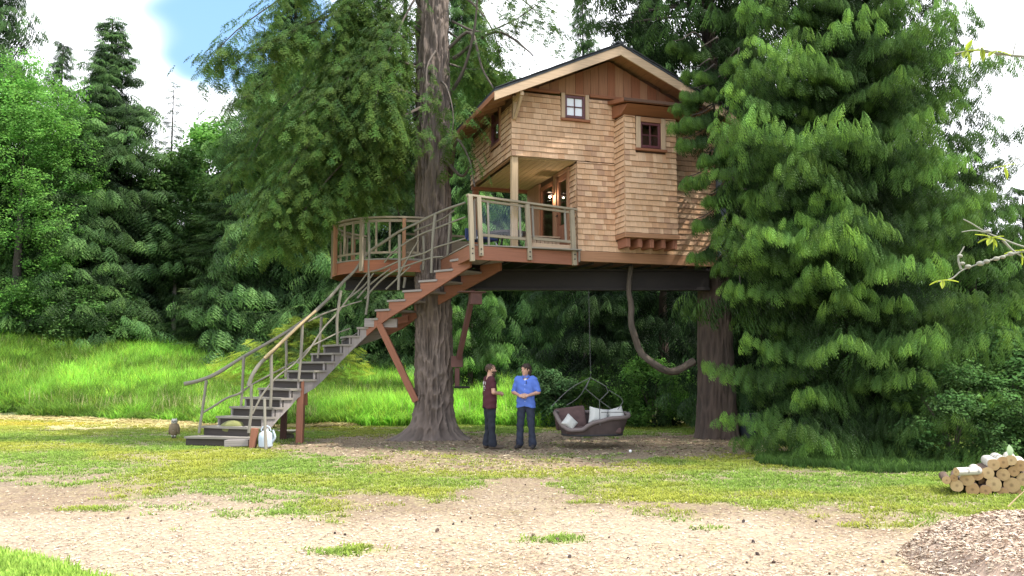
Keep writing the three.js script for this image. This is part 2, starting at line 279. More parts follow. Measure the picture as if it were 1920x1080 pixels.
// a furrowed trunk along a centre line, with root buttresses
function trunkGeo({ H, r0, r1, lean = () => [0, 0], flare = 0.5, flareH = 0.7, lobes = 5, relief = 0.03, seed = 1, nt = 120, ny = 160, roots = [] }) {
  const pos = [], uv = [], idx = [], vc = [];
  for (let j = 0; j <= ny; j++) {
    const q = Math.pow(j / ny, 1.35), y = q * H, [lx, lz] = lean(y), fl = Math.exp(-y / flareH * 2.2);
    for (let i = 0; i <= nt; i++) {
      const a = (i % nt) / nt * 2 * Math.PI, R = mix(r0, r1, q);
      let f = R + flare * R * fl * (0.9 + 0.5 * Math.sin(a * lobes + seed) + 0.4 * Math.sin(a * 3 + seed * 2));
      for (const [ra, rl, rw] of roots) { const da = Math.atan2(Math.sin(a - ra), Math.cos(a - ra)); f += rl * Math.exp(-da * da / (rw * rw)) * Math.exp(-y / 0.2); }
      const ca = Math.cos(a) * R, sa = Math.sin(a) * R, ph = seed * 11.7, wig = 0.5 * noise3(ca * 4 + ph, y * 1.6, sa * 4);
      const n1 = 1 - Math.abs(2 * noise3(ca * 15 + ph + wig * 3, y * 2.5 + 2 * wig, sa * 15 + wig * 3) - 1), n2 = 1 - Math.abs(2 * noise3(ca * 34 + ph, y * 9, sa * 34) - 1);
      f += relief * (n1 * n1 - 0.5) + relief * 0.5 * (n2 - 0.5);
      { const k = mix(0.55, 1.35, clamp(0.75 * n1 * n1 + 0.3 * n2)); vc.push(k, k * 0.98, k * 0.95); }
      pos.push(lx + Math.cos(a) * f, y - 0.12, lz + Math.sin(a) * f); uv.push(i / nt * 2, y * 0.45);
    }
  }
  for (let j = 0; j < ny; j++) for (let i = 0; i < nt; i++) { const a = j * (nt + 1) + i, b = a + nt + 1; idx.push(a, b, a + 1, a + 1, b, b + 1); }
  const g = new THREE.BufferGeometry(); g.setAttribute('position', new THREE.Float32BufferAttribute(pos, 3)); g.setAttribute('uv', new THREE.Float32BufferAttribute(uv, 2)); g.setAttribute('color', new THREE.Float32BufferAttribute(vc, 3)); g.setIndex(idx); g.computeVertexNormals(); return g;
}
const simpleTrunk = (H, r, seed = 1) => branchTube([V(0, -0.3, 0), V(0.05 * r, H * 0.4, 0.1 * r), V(0, H * 0.75, 0), V(0, H, 0)], r, r * 0.08, 10, 8, 0.2, seed);

// one drooping bough: fronds hang to both sides of a curved axis
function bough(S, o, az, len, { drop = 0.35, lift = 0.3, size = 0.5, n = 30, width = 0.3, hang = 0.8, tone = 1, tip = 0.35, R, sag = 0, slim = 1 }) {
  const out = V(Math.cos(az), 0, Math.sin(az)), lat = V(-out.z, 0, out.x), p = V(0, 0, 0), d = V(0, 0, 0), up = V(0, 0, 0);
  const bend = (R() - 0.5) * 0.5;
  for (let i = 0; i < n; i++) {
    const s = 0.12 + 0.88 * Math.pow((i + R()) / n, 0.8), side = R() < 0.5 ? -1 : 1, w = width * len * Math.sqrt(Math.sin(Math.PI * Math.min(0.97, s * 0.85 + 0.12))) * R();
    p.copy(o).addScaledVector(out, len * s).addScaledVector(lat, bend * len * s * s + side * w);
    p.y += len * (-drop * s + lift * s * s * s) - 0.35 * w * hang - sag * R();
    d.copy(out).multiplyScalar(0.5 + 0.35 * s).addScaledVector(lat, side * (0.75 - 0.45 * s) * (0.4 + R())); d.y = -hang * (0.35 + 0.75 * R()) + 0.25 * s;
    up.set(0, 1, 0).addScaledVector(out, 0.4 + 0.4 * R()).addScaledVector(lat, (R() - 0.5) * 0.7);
    const k = tone * (0.7 + 0.6 * R()) * (0.42 + (0.5 + tip * 1.6) * s * s), y = clamp(tip * s * s * (0.4 + R()));  // inner fronds darkened for shade inside the crown as well as age; tips younger
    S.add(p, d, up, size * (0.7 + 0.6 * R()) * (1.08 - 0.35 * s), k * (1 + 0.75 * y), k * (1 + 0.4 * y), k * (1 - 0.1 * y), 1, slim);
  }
}
// the crown of a conifer: tiers of boughs from y0 to H, longest low down
function coniferCrown(S, { H, y0, r, per = 7, size = 0.5, n = 24, drop = 0.3, lift = 0.25, hang = 0.8, seed = 1, top = 0.8, width = 0.3, tip = 0.35, az0 = 0, azSpan = 2 * Math.PI, ragged = 0.35, pos = V(0, 0, 0), mask, tone = 1, slim = 1 }) {
  const R = rng(seed), tiers = Math.round((H - y0) * per);
  for (let i = 0; i < tiers; i++) {
    const q = (i + R()) / tiers, y = mix(y0, H * 0.985, q), prof = Math.pow(1 - q, top) * (0.9 + 0.1 * Math.sin(q * 9 + seed)) + 0.04, az = az0 + azSpan * R();
    const len = r * prof * (1 - ragged + 2 * ragged * R() * (0.5 + noise2(az * 1.3 + seed, y * 0.5))); if (mask && !mask(y, az, len)) continue;
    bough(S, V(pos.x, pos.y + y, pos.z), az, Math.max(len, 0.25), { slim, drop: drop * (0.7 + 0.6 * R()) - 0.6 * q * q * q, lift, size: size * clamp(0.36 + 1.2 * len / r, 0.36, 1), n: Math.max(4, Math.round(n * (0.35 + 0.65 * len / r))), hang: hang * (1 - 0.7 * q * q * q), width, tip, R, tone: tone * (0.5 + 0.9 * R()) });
  }
}
// a broad-leaved crown of many leaf clumps, gathered in lobes
function leafyCrown(S, { c, rx, ry, rz = rx, lobes = 40, per = 22, size = 0.7, seed = 1, tone = 1, hollow = 0.55 }) {
  const R = rng(seed), p = V(0, 0, 0), d = V(0, 0, 0), up = V(0, 0, 0);
  for (let i = 0; i < lobes; i++) {
    const u = R() * 2 - 1, a = R() * 6.2832, q = hollow + (1 - hollow) * Math.sqrt(R()), s = Math.sqrt(1 - u * u), k = 0.78 + 0.44 * R();
    const o = V(c.x + rx * q * s * Math.cos(a), c.y + ry * q * u, c.z + rz * q * s * Math.sin(a)), lr = 0.28 * (rx + ry) * 0.5 * (0.6 + 0.7 * R());
    for (let j = 0; j < per; j++) {
      const v = R() * 2 - 1, b = R() * 6.2832, w = Math.pow(R(), 0.4), t = Math.sqrt(1 - v * v);
      p.set(o.x + lr * w * t * Math.cos(b), o.y + lr * 0.75 * w * v, o.z + lr * w * t * Math.sin(b)); d.set(Math.cos(b), -0.2, Math.sin(b)); up.set((R() - 0.5) * 0.9, 1, (R() - 0.5) * 0.9);
      const f = tone * k * (0.8 + 0.4 * R()) * (0.9 + 0.15 * v); S.add(p, d, up, size * (0.7 + 0.6 * R()), f * (0.95 + 0.2 * R()), f, f * 0.95);
    }
  }
}

// prototypes of the far conifers, 24 m tall
const farKinds = {};
{
  const proto = (name, mat, geo, o) => { const S = new Leaves(); coniferCrown(S, { H: 24, ...o }); farKinds[name] = { S, mat, geo }; };
  proto('cedar', L.cedarDeep, FROND[0], { y0: 0.4, r: 4.6, per: 14, size: 1.2, n: 22, drop: 0.45, lift: 0.22, hang: 1.2, seed: 21, top: 0.95, width: 0.34, tip: 0.45 });
  proto('cedarB', L.cedarDeep, FROND[1], { y0: 0.3, r: 4.6, per: 12, size: 1.15, n: 15, drop: 0.5, lift: 0.3, hang: 1.2, seed: 52, top: 1.0, width: 0.36, tip: 0.45, ragged: 0.45 });
  proto('fir', L.fir, FIR[0], { y0: 1.2, r: 3.8, per: 8, size: 1.5, n: 12, drop: 0.22, lift: 0.25, hang: 0.35, seed: 33, top: 1.0, width: 0.3, tip: 0.3, ragged: 0.45 });
  proto('firB', L.fir, FIR[1], { y0: 0.6, r: 3.8, per: 9, size: 1.4, n: 13, drop: 0.3, lift: 0.2, hang: 0.55, seed: 64, top: 0.95, width: 0.32, tip: 0.3 });
  proto('airy', L.fir, FIR[0], { y0: 3, r: 3.4, per: 4, size: 1.1, n: 9, drop: 0.15, lift: 0.3, hang: 0.3, seed: 71, top: 0.8, width: 0.22, tip: 0.3, ragged: 0.5 });
  proto('filler', L.cedarDeep, FROND[1], { y0: 0, r: 4.5, per: 5.5, size: 2.0, n: 9, drop: 0.4, lift: 0.2, hang: 0.9, seed: 84, top: 0.9, width: 0.36, tip: 0.4 });
}
const farTrunk = simpleTrunk(23.5, 0.34, 3);
const farProto = {};
function farTree(kind, px, topPy, depth, rPx, label, group, turn = 0) {
  const foot = at(px, 690, depth), topY = at(px, topPy, depth).y; foot.y = land(foot.x, foot.z) - 0.1;
  let t = farProto[kind];
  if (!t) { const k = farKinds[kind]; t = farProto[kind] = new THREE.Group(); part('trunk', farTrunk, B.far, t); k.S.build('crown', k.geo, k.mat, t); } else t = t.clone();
  if (farProto[kind].parent) { } // the first tree of a kind is the prototype itself
  t.name = numbered(/fir|airy/.test(kind) ? 'fir_tree' : 'cedar_tree'); const h = (topY - foot.y) / 24, w = rPx * depth / FOCAL / 4.0;
  t.position.copy(foot); t.scale.set(w, h, w); t.rotation.y = turn; scene.add(t); t.userData = {};
  return tag(t, label, 'tree', group);
}
farTree('cedar', 182, 28, 44, 178, 'tall dense pointed cedar at the left, right beside the bright leafy tree', null, 0.4);
farTree('cedarB', 88, 70, 49, 120, 'dark conifer whose narrow top rises just behind the bright leafy tree at the left');
farTree('cedarB', -40, -170, 43, 150, 'dark conifer whose branches hang into the top left corner of the picture', null, 2);
farTree('fir', 150, 100, 54, 85, 'slim conifer peeking out between the two dark trees at the left', null, 1);
farTree('fir', 306, 145, 62, 75, 'far fir with a thin spire and shaggy crown against the white cloud', null, 2.2);
farTree('airy', 355, 155, 75, 52, 'thin see-through fir standing farthest off against the sky, right of the spired fir', null, 1);
farTree('firB', 425, 215, 45, 120, 'dark fir left of the big tree behind the treehouse, dark down to the meadow', null, 3);
farTree('firB', 372, 320, 49, 95, 'lower dark fir between the pale-stemmed leafy tree and its taller dark neighbour', null, 4);
farTree('cedar', 538, -70, 43, 185, 'tall cedar directly left behind the treehouse trunk, its tip at the picture top', null, 2.5);
farTree('fir', 478, 40, 44, 140, 'fir with bluish crown just left of the tallest cedar behind the stairs', null, 5);
farTree('cedarB', 655, -150, 43, 190, 'green cedar filling the gap behind the curved deck railing', null, 1.2);
farTree('firB', 752, -190, 43, 190, 'tall fir seen to the left of the big furrowed trunk, half hidden by its boughs', null, 0.2);
farTree('cedar', 872, -110, 42, 150, 'bright green cedar seen between the big trunk and the treehouse roof', null, 3.6);
farTree('firB', 965, 185, 45, 80, 'fir mostly hidden behind the treehouse porch, its top below the white sky gap', null, 2);
farTree('cedarB', 1098, -20, 44, 125, 'dark tree rising behind the ridge of the treehouse roof', null, 1);
farTree('cedar', 1225, -90, 40, 130, 'dark conifer behind the right roof slope, under overhanging cedar branches', null, 5.1);
farTree('cedarB', 1400, -120, 38, 150, 'conifer showing dark behind the cedar that carries the treehouse', null, 4.4);
farTree('cedar', 1580, -60, 36, 140, 'conifer standing behind the two big cedars right of the house', null, 0.9);
{
  const tops = [[-300, 150], [120, 190], [225, 300], [285, 310], [420, 290], [470, 110], [900, 80], [935, 190], [1035, 190], [1080, 60], [1640, 70], [1700, 200], [1790, 330], [1900, 430], [2200, 450]];
  const R = rng(404);
  for (let px = -260; px < 2200; px += 46) farTree(R() < 0.75 ? 'filler' : 'firB', px + 30 * (R() - 0.5), table(tops, px) + 40 * R(), 50 + 22 * R(), 80 + 40 * R(), 'dark conifer in the wall of forest behind the meadow', 'dark conifers of the forest wall behind the meadow', 6 * R());
}
// broad-leaved trees at the forest edge
function leafyTree(name, label, px, topPy, lowPy, depth, rPx, o, mat, geo, trunkMat = B.far, trunkR = 0.22) {
  const f = at(px, 690, depth), yT = at(px, topPy, depth).y, yL = at(px, lowPy, depth).y; f.y = land(f.x, f.z);
  const t = thing(name, label, 'tree', f), r = rPx * depth / FOCAL, S = new Leaves();
  part('trunk', simpleTrunk((yT - f.y) * 0.72, trunkR, 9), trunkMat, t);
  leafyCrown(S, { c: V(0, (yT + yL) / 2 - f.y, 0), rx: r, ry: (yT - yL) / 2, ...o }); S.build('crown', geo, mat, t); return t;
}
leafyTree('leafy_tree', 'bright green broad-leaved tree at the left edge in front of the dark conifers', 22, 130, 650, 41, 125, { lobes: 130, per: 34, size: 0.65, seed: 5, tone: 1.3, hollow: 0.6 }, L.maple, LEAF[2], B.far, 0.3);
leafyTree('leafy_tree', 'light green leafy tree far off in the gap between conifers at the left', 395, 232, 420, 66, 62, { lobes: 45, per: 24, size: 1.3, seed: 6, tone: 1.15 }, L.maple, LEAF[0]);
leafyTree('leafy_tree', 'mid green leafy tree with a thin pale stem between dark conifers', 322, 290, 520, 46, 78, { lobes: 50, per: 26, size: 1.0, seed: 7 }, L.alder, LEAF[1], B.pale, 0.16);


// ---------------------------------------------------------------- the big fir that carries the house
{
  const f = at(815, 690, 20.2); f.y = 0;
  const t = thing('fir_tree', 'huge old fir with furrowed grey-brown trunk rising beside the stairs through the deck', 'tree', f);
  const lean = (y) => [-0.012 * y, 0.004 * y];
  part('trunk', trunkGeo({ H: 14, r0: 0.42, r1: 0.33, lean, flare: 0.34, flareH: 0.6, lobes: 5, relief: 0.09, seed: 3, nt: 170, ny: 300, roots: [[2.85, 1.1, 0.38], [2.4, 0.5, 0.3], [0.3, 0.85, 0.34], [1.5, 0.5, 0.4], [0.8, 0.4, 0.3], [-1.5, 0.5, 0.4]] }), B.fir, t);
  const S = new Leaves(), R = rng(77), inv = (p) => p.sub(f);
  // limbs: [pixel, pixel, ...] with depths; foliage hangs along the outer part
  const limbs = [
    [[790, 60, 20], [700, 10, 19.4], [590, 40, 18.8], [480, 95, 18.3], 0.055, 1], [[792, 130, 20], [720, 110, 19.2], [640, 150, 18.5], [560, 220, 18], 0.05, 1], [[790, 180, 20], [735, 170, 19.3], [650, 215, 18.6], [555, 300, 18.2], [520, 380, 18.1], 0.055, 1],
    [[795, 20, 20], [730, -60, 19.5], [600, -40, 19], [440, 60, 18.6], [395, 110, 18.5], 0.05, 0.6], [[795, 230, 20], [740, 240, 19.6], [680, 270, 19.2], [640, 330, 19], 0.045, 1], [[790, 250, 20.3], [700, 290, 20.8], [600, 330, 21], [520, 420, 21.2], 0.05, 1],
    [[800, -40, 20], [760, 30, 18.9], [720, 120, 18.2], [700, 220, 17.9], 0.045, 1], [[820, 90, 20], [800, 130, 18.8], [800, 190, 18.3], [790, 250, 18.2], 0.04, 0.5], [[825, 150, 20], [840, 170, 19], [850, 220, 18.6], [845, 270, 18.5], 0.04, 0.8],
    [[790, 120, 20.4], [690, 130, 21.2], [590, 190, 21.8], [500, 270, 22], 0.05, 1], [[790, 40, 20.4], [690, 60, 21], [560, 110, 21.3], [450, 190, 21.4], 0.05, 1], [[790, 300, 20.3], [720, 350, 20.6], [640, 380, 21.8], [590, 420, 22], 0.045, 1], [[792, 170, 20.1], [680, 230, 19.2], [560, 340, 18.8], [490, 430, 18.6], 0.05, 1], [[792, 90, 20.2], [660, 110, 20.4], [530, 200, 20.2], [455, 320, 20], 0.05, 0.9], [[792, 220, 20.2], [680, 260, 20.6], [570, 370, 21], [520, 450, 21.2], 0.045, 1], [[790, 60, 20.1], [700, 90, 19], [640, 170, 18.4], [620, 260, 18.2], 0.045, 1], [[792, 210, 20.1], [750, 230, 19.4], [720, 280, 19.2], [690, 320, 19.2], 0.04, 0.9],
    [[792, 200, 19.9], [720, 240, 19], [620, 330, 18.6], [545, 430, 18.4], 0.05, 1], [[790, 150, 20.2], [690, 190, 20], [600, 270, 19.8], [500, 360, 19.7], 0.05, 1], [[800, -20, 20], [690, -30, 19.6], [640, 60, 19.2], [620, 140, 19.1], 0.045, 1],
    [[848, 40, 20.2], [900, 60, 19.8], [960, 40, 19.5], [1020, 0, 19.3], 0.045, 0.5], [[845, -20, 20.2], [890, 10, 20], [925, 60, 19.8], [940, 120, 19.7], 0.045, 0.35], [[842, 120, 20.5], [880, 130, 22], [920, 130, 23.6], [950, 140, 24.5], 0.04, 0.7],
    [[842, 60, 20.5], [875, 90, 22.6], [895, 150, 24.2], [885, 230, 24.8], 0.04, 0.9], [[845, 0, 20.4], [900, -40, 21], [980, 0, 21.4], [1040, 60, 21.6], 0.04, 0.4],
  ];
  let k = 0;
  for (const l of limbs) {
    const pts = l.filter(Array.isArray).map((q) => inv(at(...q))), [r, dens] = l.slice(-2), c = new THREE.CatmullRomCurve3(pts), len = c.getLength();
    part('limb', branchTube(pts, r * 0.8, r * 0.18, 14, 6, 0.25, ++k), B.limb, t);
    const n = Math.round(len * 56 * dens);
    for (let i = 0; i < n; i++) {                                                        // twigs leave the limb sideways and hang; each carries a few sprays
      const s = 0.1 + 0.9 * R(), p = c.getPoint(s), T = c.getTangent(s), a = R() * 6.283, d = V(Math.cos(a), 0, Math.sin(a)).addScaledVector(T, 0.5); d.y -= 0.15 + 0.4 * R();
      const q = p.clone().addScaledVector(d, (0.08 + 0.9 * R() * R()) * (1.1 - 0.4 * s)), g = (0.7 + 0.6 * R()), y = R();
      if (Math.abs(q.x) < 0.62 && q.z > -0.2 && R() < 0.8) continue;
      S.add(q, d, V(0, 1, 0).addScaledVector(d, 0.3), 0.22 + 0.22 * R(), g * (0.85 + 0.4 * y), g, g * (0.95 - 0.2 * y));
      if (R() < 0.6) S.add(q.clone().addScaledVector(d, 0.3).add(V(0, -0.12, 0)), V(d.x, d.y - 0.45, d.z), V(0, 1, 0), 0.2 + 0.2 * R(), g * (1 + 0.3 * y), g * 1.1, g * 0.8);
    }
  }
  // dead, curved limbs on the right of the trunk
  for (const l of [[[835, 300, 20], [868, 330, 19.2], [885, 300, 18.6]], [[842, 90, 20], [880, 60, 19.6], [905, 130, 19.2], [925, 165, 19]], [[842, 180, 20], [870, 130, 19.5], [890, 50, 19.2], [896, -20, 19]], [[845, 330, 20.3], [858, 262, 18.9], [880, 300, 18.4], [890, 350, 18.2]], [[790, 360, 20.4], [765, 300, 20.8], [745, 390, 21], [752, 410, 21]], [[850, 110, 20.2], [930, 60, 19.6], [990, 95, 19.2], [1000, 105, 19.1]]])
    part('dead_limb', branchTube(l.map((q) => inv(at(...q))), 0.05, 0.018, 16, 7, 0.2, ++k), B.limb, t);
  S.build('crown', TWIG, L.firWarm, t);
}
// ---------------------------------------------------------------- cedars on the right
function nearCedar(name, label, px, depth, trunkR, H, o, mat, more, trunkOpt = {}) {
  const f = at(px, 690, depth); f.y = 0;
  const t = thing(name, label, 'tree', f), S = new Leaves(), T = new Leaves();
  part('trunk', trunkGeo({ H: H * 0.96, r0: trunkR, r1: trunkR * 0.07, flare: 0.35, flareH: 0.8, relief: 0.03, seed: 6 + px, nt: 80, ny: 90, ...trunkOpt }), B.cedar, t);
  for (const c of o) coniferCrown(Math.abs(c.seed) % 2 ? S : T, { H, ...c }); if (more) more(S, T, f, t);
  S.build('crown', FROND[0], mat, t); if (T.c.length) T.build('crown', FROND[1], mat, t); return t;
}
const limbGeo = (f, pts, r0, r1, s) => branchTube(pts.map((q) => at(...q).sub(f)), r0, r1, 22, 8, 0.18, s);
nearCedar('cedar_tree', 'old cedar with dark bare lower trunk carrying the right end of the treehouse', 1342, 20.4, 0.47, 15,
  [{ y0: 4.4, r: 2.9, per: 10, size: 0.35, n: 60, drop: 0.7, lift: 0.3, hang: 1.5, seed: 101, top: 0.4, width: 0.3, tip: 0.5, az0: -0.9, azSpan: 2.4 }, { y0: 8.9, r: 3.9, per: 7, size: 0.6, n: 30, drop: 0.35, lift: 0.2, hang: 1.0, seed: 102, top: 0.3, width: 0.25, tip: 0.4, az0: 1.8, azSpan: 4 }],
  L.cedar, (S, T, f, t) => {
    part('limb', limbGeo(f, [[1300, 678, 20.2], [1262, 697, 19.9], [1238, 690, 19.7], [1218, 676, 19.6], [1202, 662, 19.6], [1190, 630, 19.5], [1183, 606, 19.4], [1184, 575, 19.4], [1179, 545, 19.4], [1186, 480, 19.5]], 0.105, 0.05, 4), B.limb, t, { label: 'thick curved limb sweeping up like a hook' });
    const R = rng(9);                                                                    // boughs in front of the house's right end
    const BG = [[1340, 228, 17.8, 2.7, 1.05, 1], [1345, 300, 17.7, 2.6, 1.0, 1.1], [1352, 380, 17.6, 2.5, 0.95, 1], [1352, 440, 17.6, 2.4, 0.85, 1], [1322, 168, 17.9, 2.9, 0.7, 1], [1350, 190, 17.7, 2.6, 0.9, 1], [1362, 135, 17.8, 2.7, 1.1, 1], [1340, 120, 18, 2.3, 0.8, 1], [1345, 70, 19, 2.7, 1.0, 1], [1330, 110, 18.4, 2.4, 0.9, 1], [1335, 195, 18, 2.6, 1.0, 1.1], [1330, 150, 18.2, 2.0, 0.9, 1], [1362, 262, 17.8, 2.5, 0.95, 1.2], [1368, 340, 17.7, 2.4, 0.85, 1.1], [1365, 400, 17.6, 2.0, 0.8, 1], [1365, 470, 17.6, 2.2, 0.6, 0.9], [1360, 250, 17.6, 1.7, 0.9, 1.2], [1370, 330, 17.4, 1.5, 1, 1.1], [1380, 420, 17.4, 1.6, 1, 1], [1385, 500, 17.4, 1.8, 0.9, 1], [1400, 180, 17.5, 1.6, 1.2, 1.1], [1385, 90, 17.8, 1.9, 1.3, 1], [1300, 60, 18.8, 2.4, 0.9, 0.8]];
    for (const [px, py, d, az, len] of BG)
      { const o = at(px, py, d).sub(f); part('limb', branchTube([V(0, o.y + 0.1, 0).lerp(o, 0.3), o.clone(), o.clone().add(V(Math.cos(az) * len * 0.5, -0.33 * len, Math.sin(az) * len * 0.5)), o.clone().add(V(Math.cos(az) * len * 0.9, -0.47 * len, Math.sin(az) * len * 0.9))], 0.035, 0.008, 10, 5, 0.2, px), B.limb, t); }
    for (const [px, py, d, az, len, tone] of BG) bough(S, at(px, py, d).sub(f), az, len, { drop: 0.75, lift: 0.3, size: 0.3, n: 64, width: 0.2, hang: 1.6, tone, tip: 0.7, slim: 0.8, R });
    for (const [px, py, d, az, len] of [[1260, 20, 20, 3.0, 2.2], [1280, -30, 19.6, 2.7, 2.4], [1240, 40, 19.6, 2.9, 1.6], [1300, 10, 20.6, 3.3, 2.6], [1230, -20, 19, 2.8, 2.0]]) { bough(T, at(px, py, d).sub(f), az, len, { drop: 0.15, lift: 0.05, size: 0.42, n: 34, width: 0.14, hang: 1.3, tone: 0.8, tip: 0.1, R }); part('limb', limbGeo(f, [[1330, py - 10, 20.3], [px, py - 6, d], [px - 110, py + 12, d - 0.2]], 0.05, 0.015, px), B.limb, t); }
  }, { relief: 0.045, flare: 0.28, flareH: 0.5, nt: 110, ny: 120 });
nearCedar('cedar_tree', 'broad bushy cedar with light drooping sprays standing in front, right of the house', 1588, 16.6, 0.26, 16,
  [{ y0: 0.15, r: 2.5, per: 16, size: 0.33, n: 88, drop: 0.65, lift: 0.32, hang: 1.5, slim: 0.85, seed: 111, top: 0.34, width: 0.26, tip: 0.8, az0: 0.1, azSpan: 3.0, ragged: 0.55 }, { y0: 1, r: 2.3, per: 5, size: 0.6, n: 24, drop: 0.5, lift: 0.3, hang: 1.0, seed: 112, top: 0.4, tip: 0.5, az0: 3.1, azSpan: 3.2 }],
  L.cedar);
nearCedar('cedar_tree', 'dark cedar behind the front bushy one, its right side against the white sky', 1672, 20.6, 0.28, 13.5,
  [{ y0: 0.3, r: 3.3, per: 11, size: 0.42, n: 60, drop: 0.65, lift: 0.3, hang: 1.5, seed: 121, top: 0.42, width: 0.3, tip: 0.45, ragged: 0.45 }], L.cedar);
nearCedar('cedar_tree', 'shorter cedar at the right edge with arching pale tips, top lowest of the cedars', 1830, 22, 0.2, 7.6,
  [{ y0: 0.2, r: 3.0, per: 13, size: 0.42, n: 56, drop: 0.6, lift: 0.3, hang: 1.5, seed: 131, top: 0.6, width: 0.3, tip: 0.5, ragged: 0.4 }], L.cedar);
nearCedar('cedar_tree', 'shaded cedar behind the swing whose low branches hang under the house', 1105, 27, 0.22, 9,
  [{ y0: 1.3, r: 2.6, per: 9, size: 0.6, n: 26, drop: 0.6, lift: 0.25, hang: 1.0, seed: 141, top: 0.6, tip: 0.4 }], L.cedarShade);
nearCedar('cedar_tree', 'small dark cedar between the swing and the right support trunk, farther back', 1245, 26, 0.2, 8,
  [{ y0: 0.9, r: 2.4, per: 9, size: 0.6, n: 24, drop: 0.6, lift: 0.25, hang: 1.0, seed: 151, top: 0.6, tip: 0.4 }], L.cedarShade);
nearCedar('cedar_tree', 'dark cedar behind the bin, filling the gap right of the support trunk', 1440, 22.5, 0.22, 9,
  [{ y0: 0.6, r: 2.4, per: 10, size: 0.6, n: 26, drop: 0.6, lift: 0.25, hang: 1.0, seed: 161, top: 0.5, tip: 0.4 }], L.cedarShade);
nearCedar('cedar_tree', 'lighter green cedar seen between the main trunk and the maroon-shirted person', 882, 33, 0.1, 10.5,
  [{ y0: 0.4, r: 1.5, per: 9, size: 0.6, n: 26, drop: 0.6, lift: 0.25, hang: 1.4, seed: 171, top: 0.5, tip: 0.5, tone: 1.6 }], L.cedar);
nearCedar('cedar_tree', 'low cedar cut off by the right edge of the picture behind the leafy bush', 1935, 24.5, 0.16, 7,
  [{ y0: 0.2, r: 2.9, per: 12, size: 0.42, n: 50, drop: 0.6, lift: 0.3, hang: 1.5, seed: 181, top: 0.6, width: 0.3, tip: 0.5, ragged: 0.4 }], L.cedar);
// a young yellow-green fir behind the stairs
{
  const f = at(572, 690, 23.5); f.y = 0.02; const t = thing('young_fir', 'small yellow-green fir with flat layered branches just behind the lower stairs', 'tree', f), S = new Leaves(), R = rng(5);
  part('trunk', simpleTrunk(3.2, 0.03, 8), B.limb, t);
  for (let i = 0; i < 34; i++) { const q = i / 34, y = mix(1.5, 3.15, q), az = R() * 6.28; bough(S, V(0, y, 0), az, mix(2.1, 0.35, q) * (0.6 + 0.5 * R()), { drop: 0.25, lift: 0.2, size: 0.36, n: 30, sag: 0.15, width: 0.22, hang: 0.25, tone: 1, tip: 0.5, R }); }
  for (const [y, az, len] of [[1.75, 3.0, 2.4], [1.95, 2.8, 2.2], [2.1, 3.2, 1.9], [2.4, 3.0, 1.5], [1.6, 2.7, 2.1], [2.2, 0.3, 1.7], [1.8, -0.2, 1.6]]) bough(S, V(0, y, 0), az, len, { drop: 0.06, lift: 0.1, size: 0.36, n: 70, width: 0.13, hang: 0.5, sag: 0.25, tone: 1.1, tip: 0.5, R });
  S.build('crown', FIR[0], L.young, t);
}
// ---------------------------------------------------------------- shrubs
function shrub(label, px, topPy, depth, rPx, mat, geo, o = {}, base = null) {
  const f = at(px, 690, depth); f.y = base ?? (depth > 24 ? land(f.x, f.z) : 0); const yT = at(px, topPy, depth).y - f.y, r = rPx * depth / FOCAL;
  const t = thing('shrub', label, 'shrub', f), S = new Leaves(), stems = [], R = rng(px);
  for (let i = 0; i < 7; i++) { const a = i * 0.9 + R(); stems.push(branchTube([V(0, 0, 0), V(Math.cos(a) * r * 0.2, yT * 0.4, Math.sin(a) * r * 0.2), V(Math.cos(a) * r * 0.6, yT * 0.8, Math.sin(a) * r * 0.6)], 0.02, 0.006, 5, 5, 0.2, i)); }
  part('stem', mergeGeometries(stems), B.limb, t);
  leafyCrown(S, { c: V(0, yT * 0.5, 0), rx: r, ry: yT * 0.52, lobes: 34, per: 20, size: 0.42, seed: px, hollow: 0.35, ...o }); S.build('leaves', geo, mat, t); return t;
}
shrub('leafy shrub at the foot of the forest, below the tall dense cedar at the left', 170, 545, 41.5, 85, L.alder, LEAF[1], { size: 0.7, lobes: 44 });
shrub('low leafy shrub between the left shrub and the meadow edge conifers', 235, 580, 42, 45, L.alder, LEAF[0], { size: 0.6 });
shrub('shaded leafy bush under the far left leafy tree', 40, 560, 41.5, 90, L.alder, LEAF[2], { size: 0.6 });
shrub('sunlit shrub right behind the swing bed', 1110, 690, 25.5, 70, L.maple, LEAF[1], { size: 0.36, tone: 0.85, lobes: 36, hollow: 0.6 });
shrub('shrub tinted to look sunlit left of the support trunk behind the hooked limb', 1225, 672, 24.5, 80, L.maple, LEAF[1], { size: 0.36, tone: 1.25, lobes: 40, hollow: 0.6 });  // raised tone paints sunlight into leaves that the cedars keep from the sun
shrub('dark bush between the blue-shirted man and the swing, farther back', 1040, 700, 24.8, 42, L.cedarDeep, LEAF[0], { size: 0.4, tone: 1.5 });
shrub('speckled bush tinted to look sunlit right of the support trunk behind the bin', 1420, 690, 24.5, 70, L.maple, LEAF[1], { size: 0.36, tone: 1.4, lobes: 36, hollow: 0.6 });  // sunlight is put into the leaf tone; little sun reaches this bush
shrub('light green bush with broad leaves behind the log pile', 1778, 690, 15.2, 108, L.shrub, LEAF[2], { size: 0.36, lobes: 44, per: 16, tone: 1.1, hollow: 0.7 });
shrub('tall leafy bush cut by the right edge above the log pile', 1918, 620, 15.6, 85, L.shrub, LEAF[0], { size: 0.4, lobes: 46, per: 16, hollow: 0.7 });
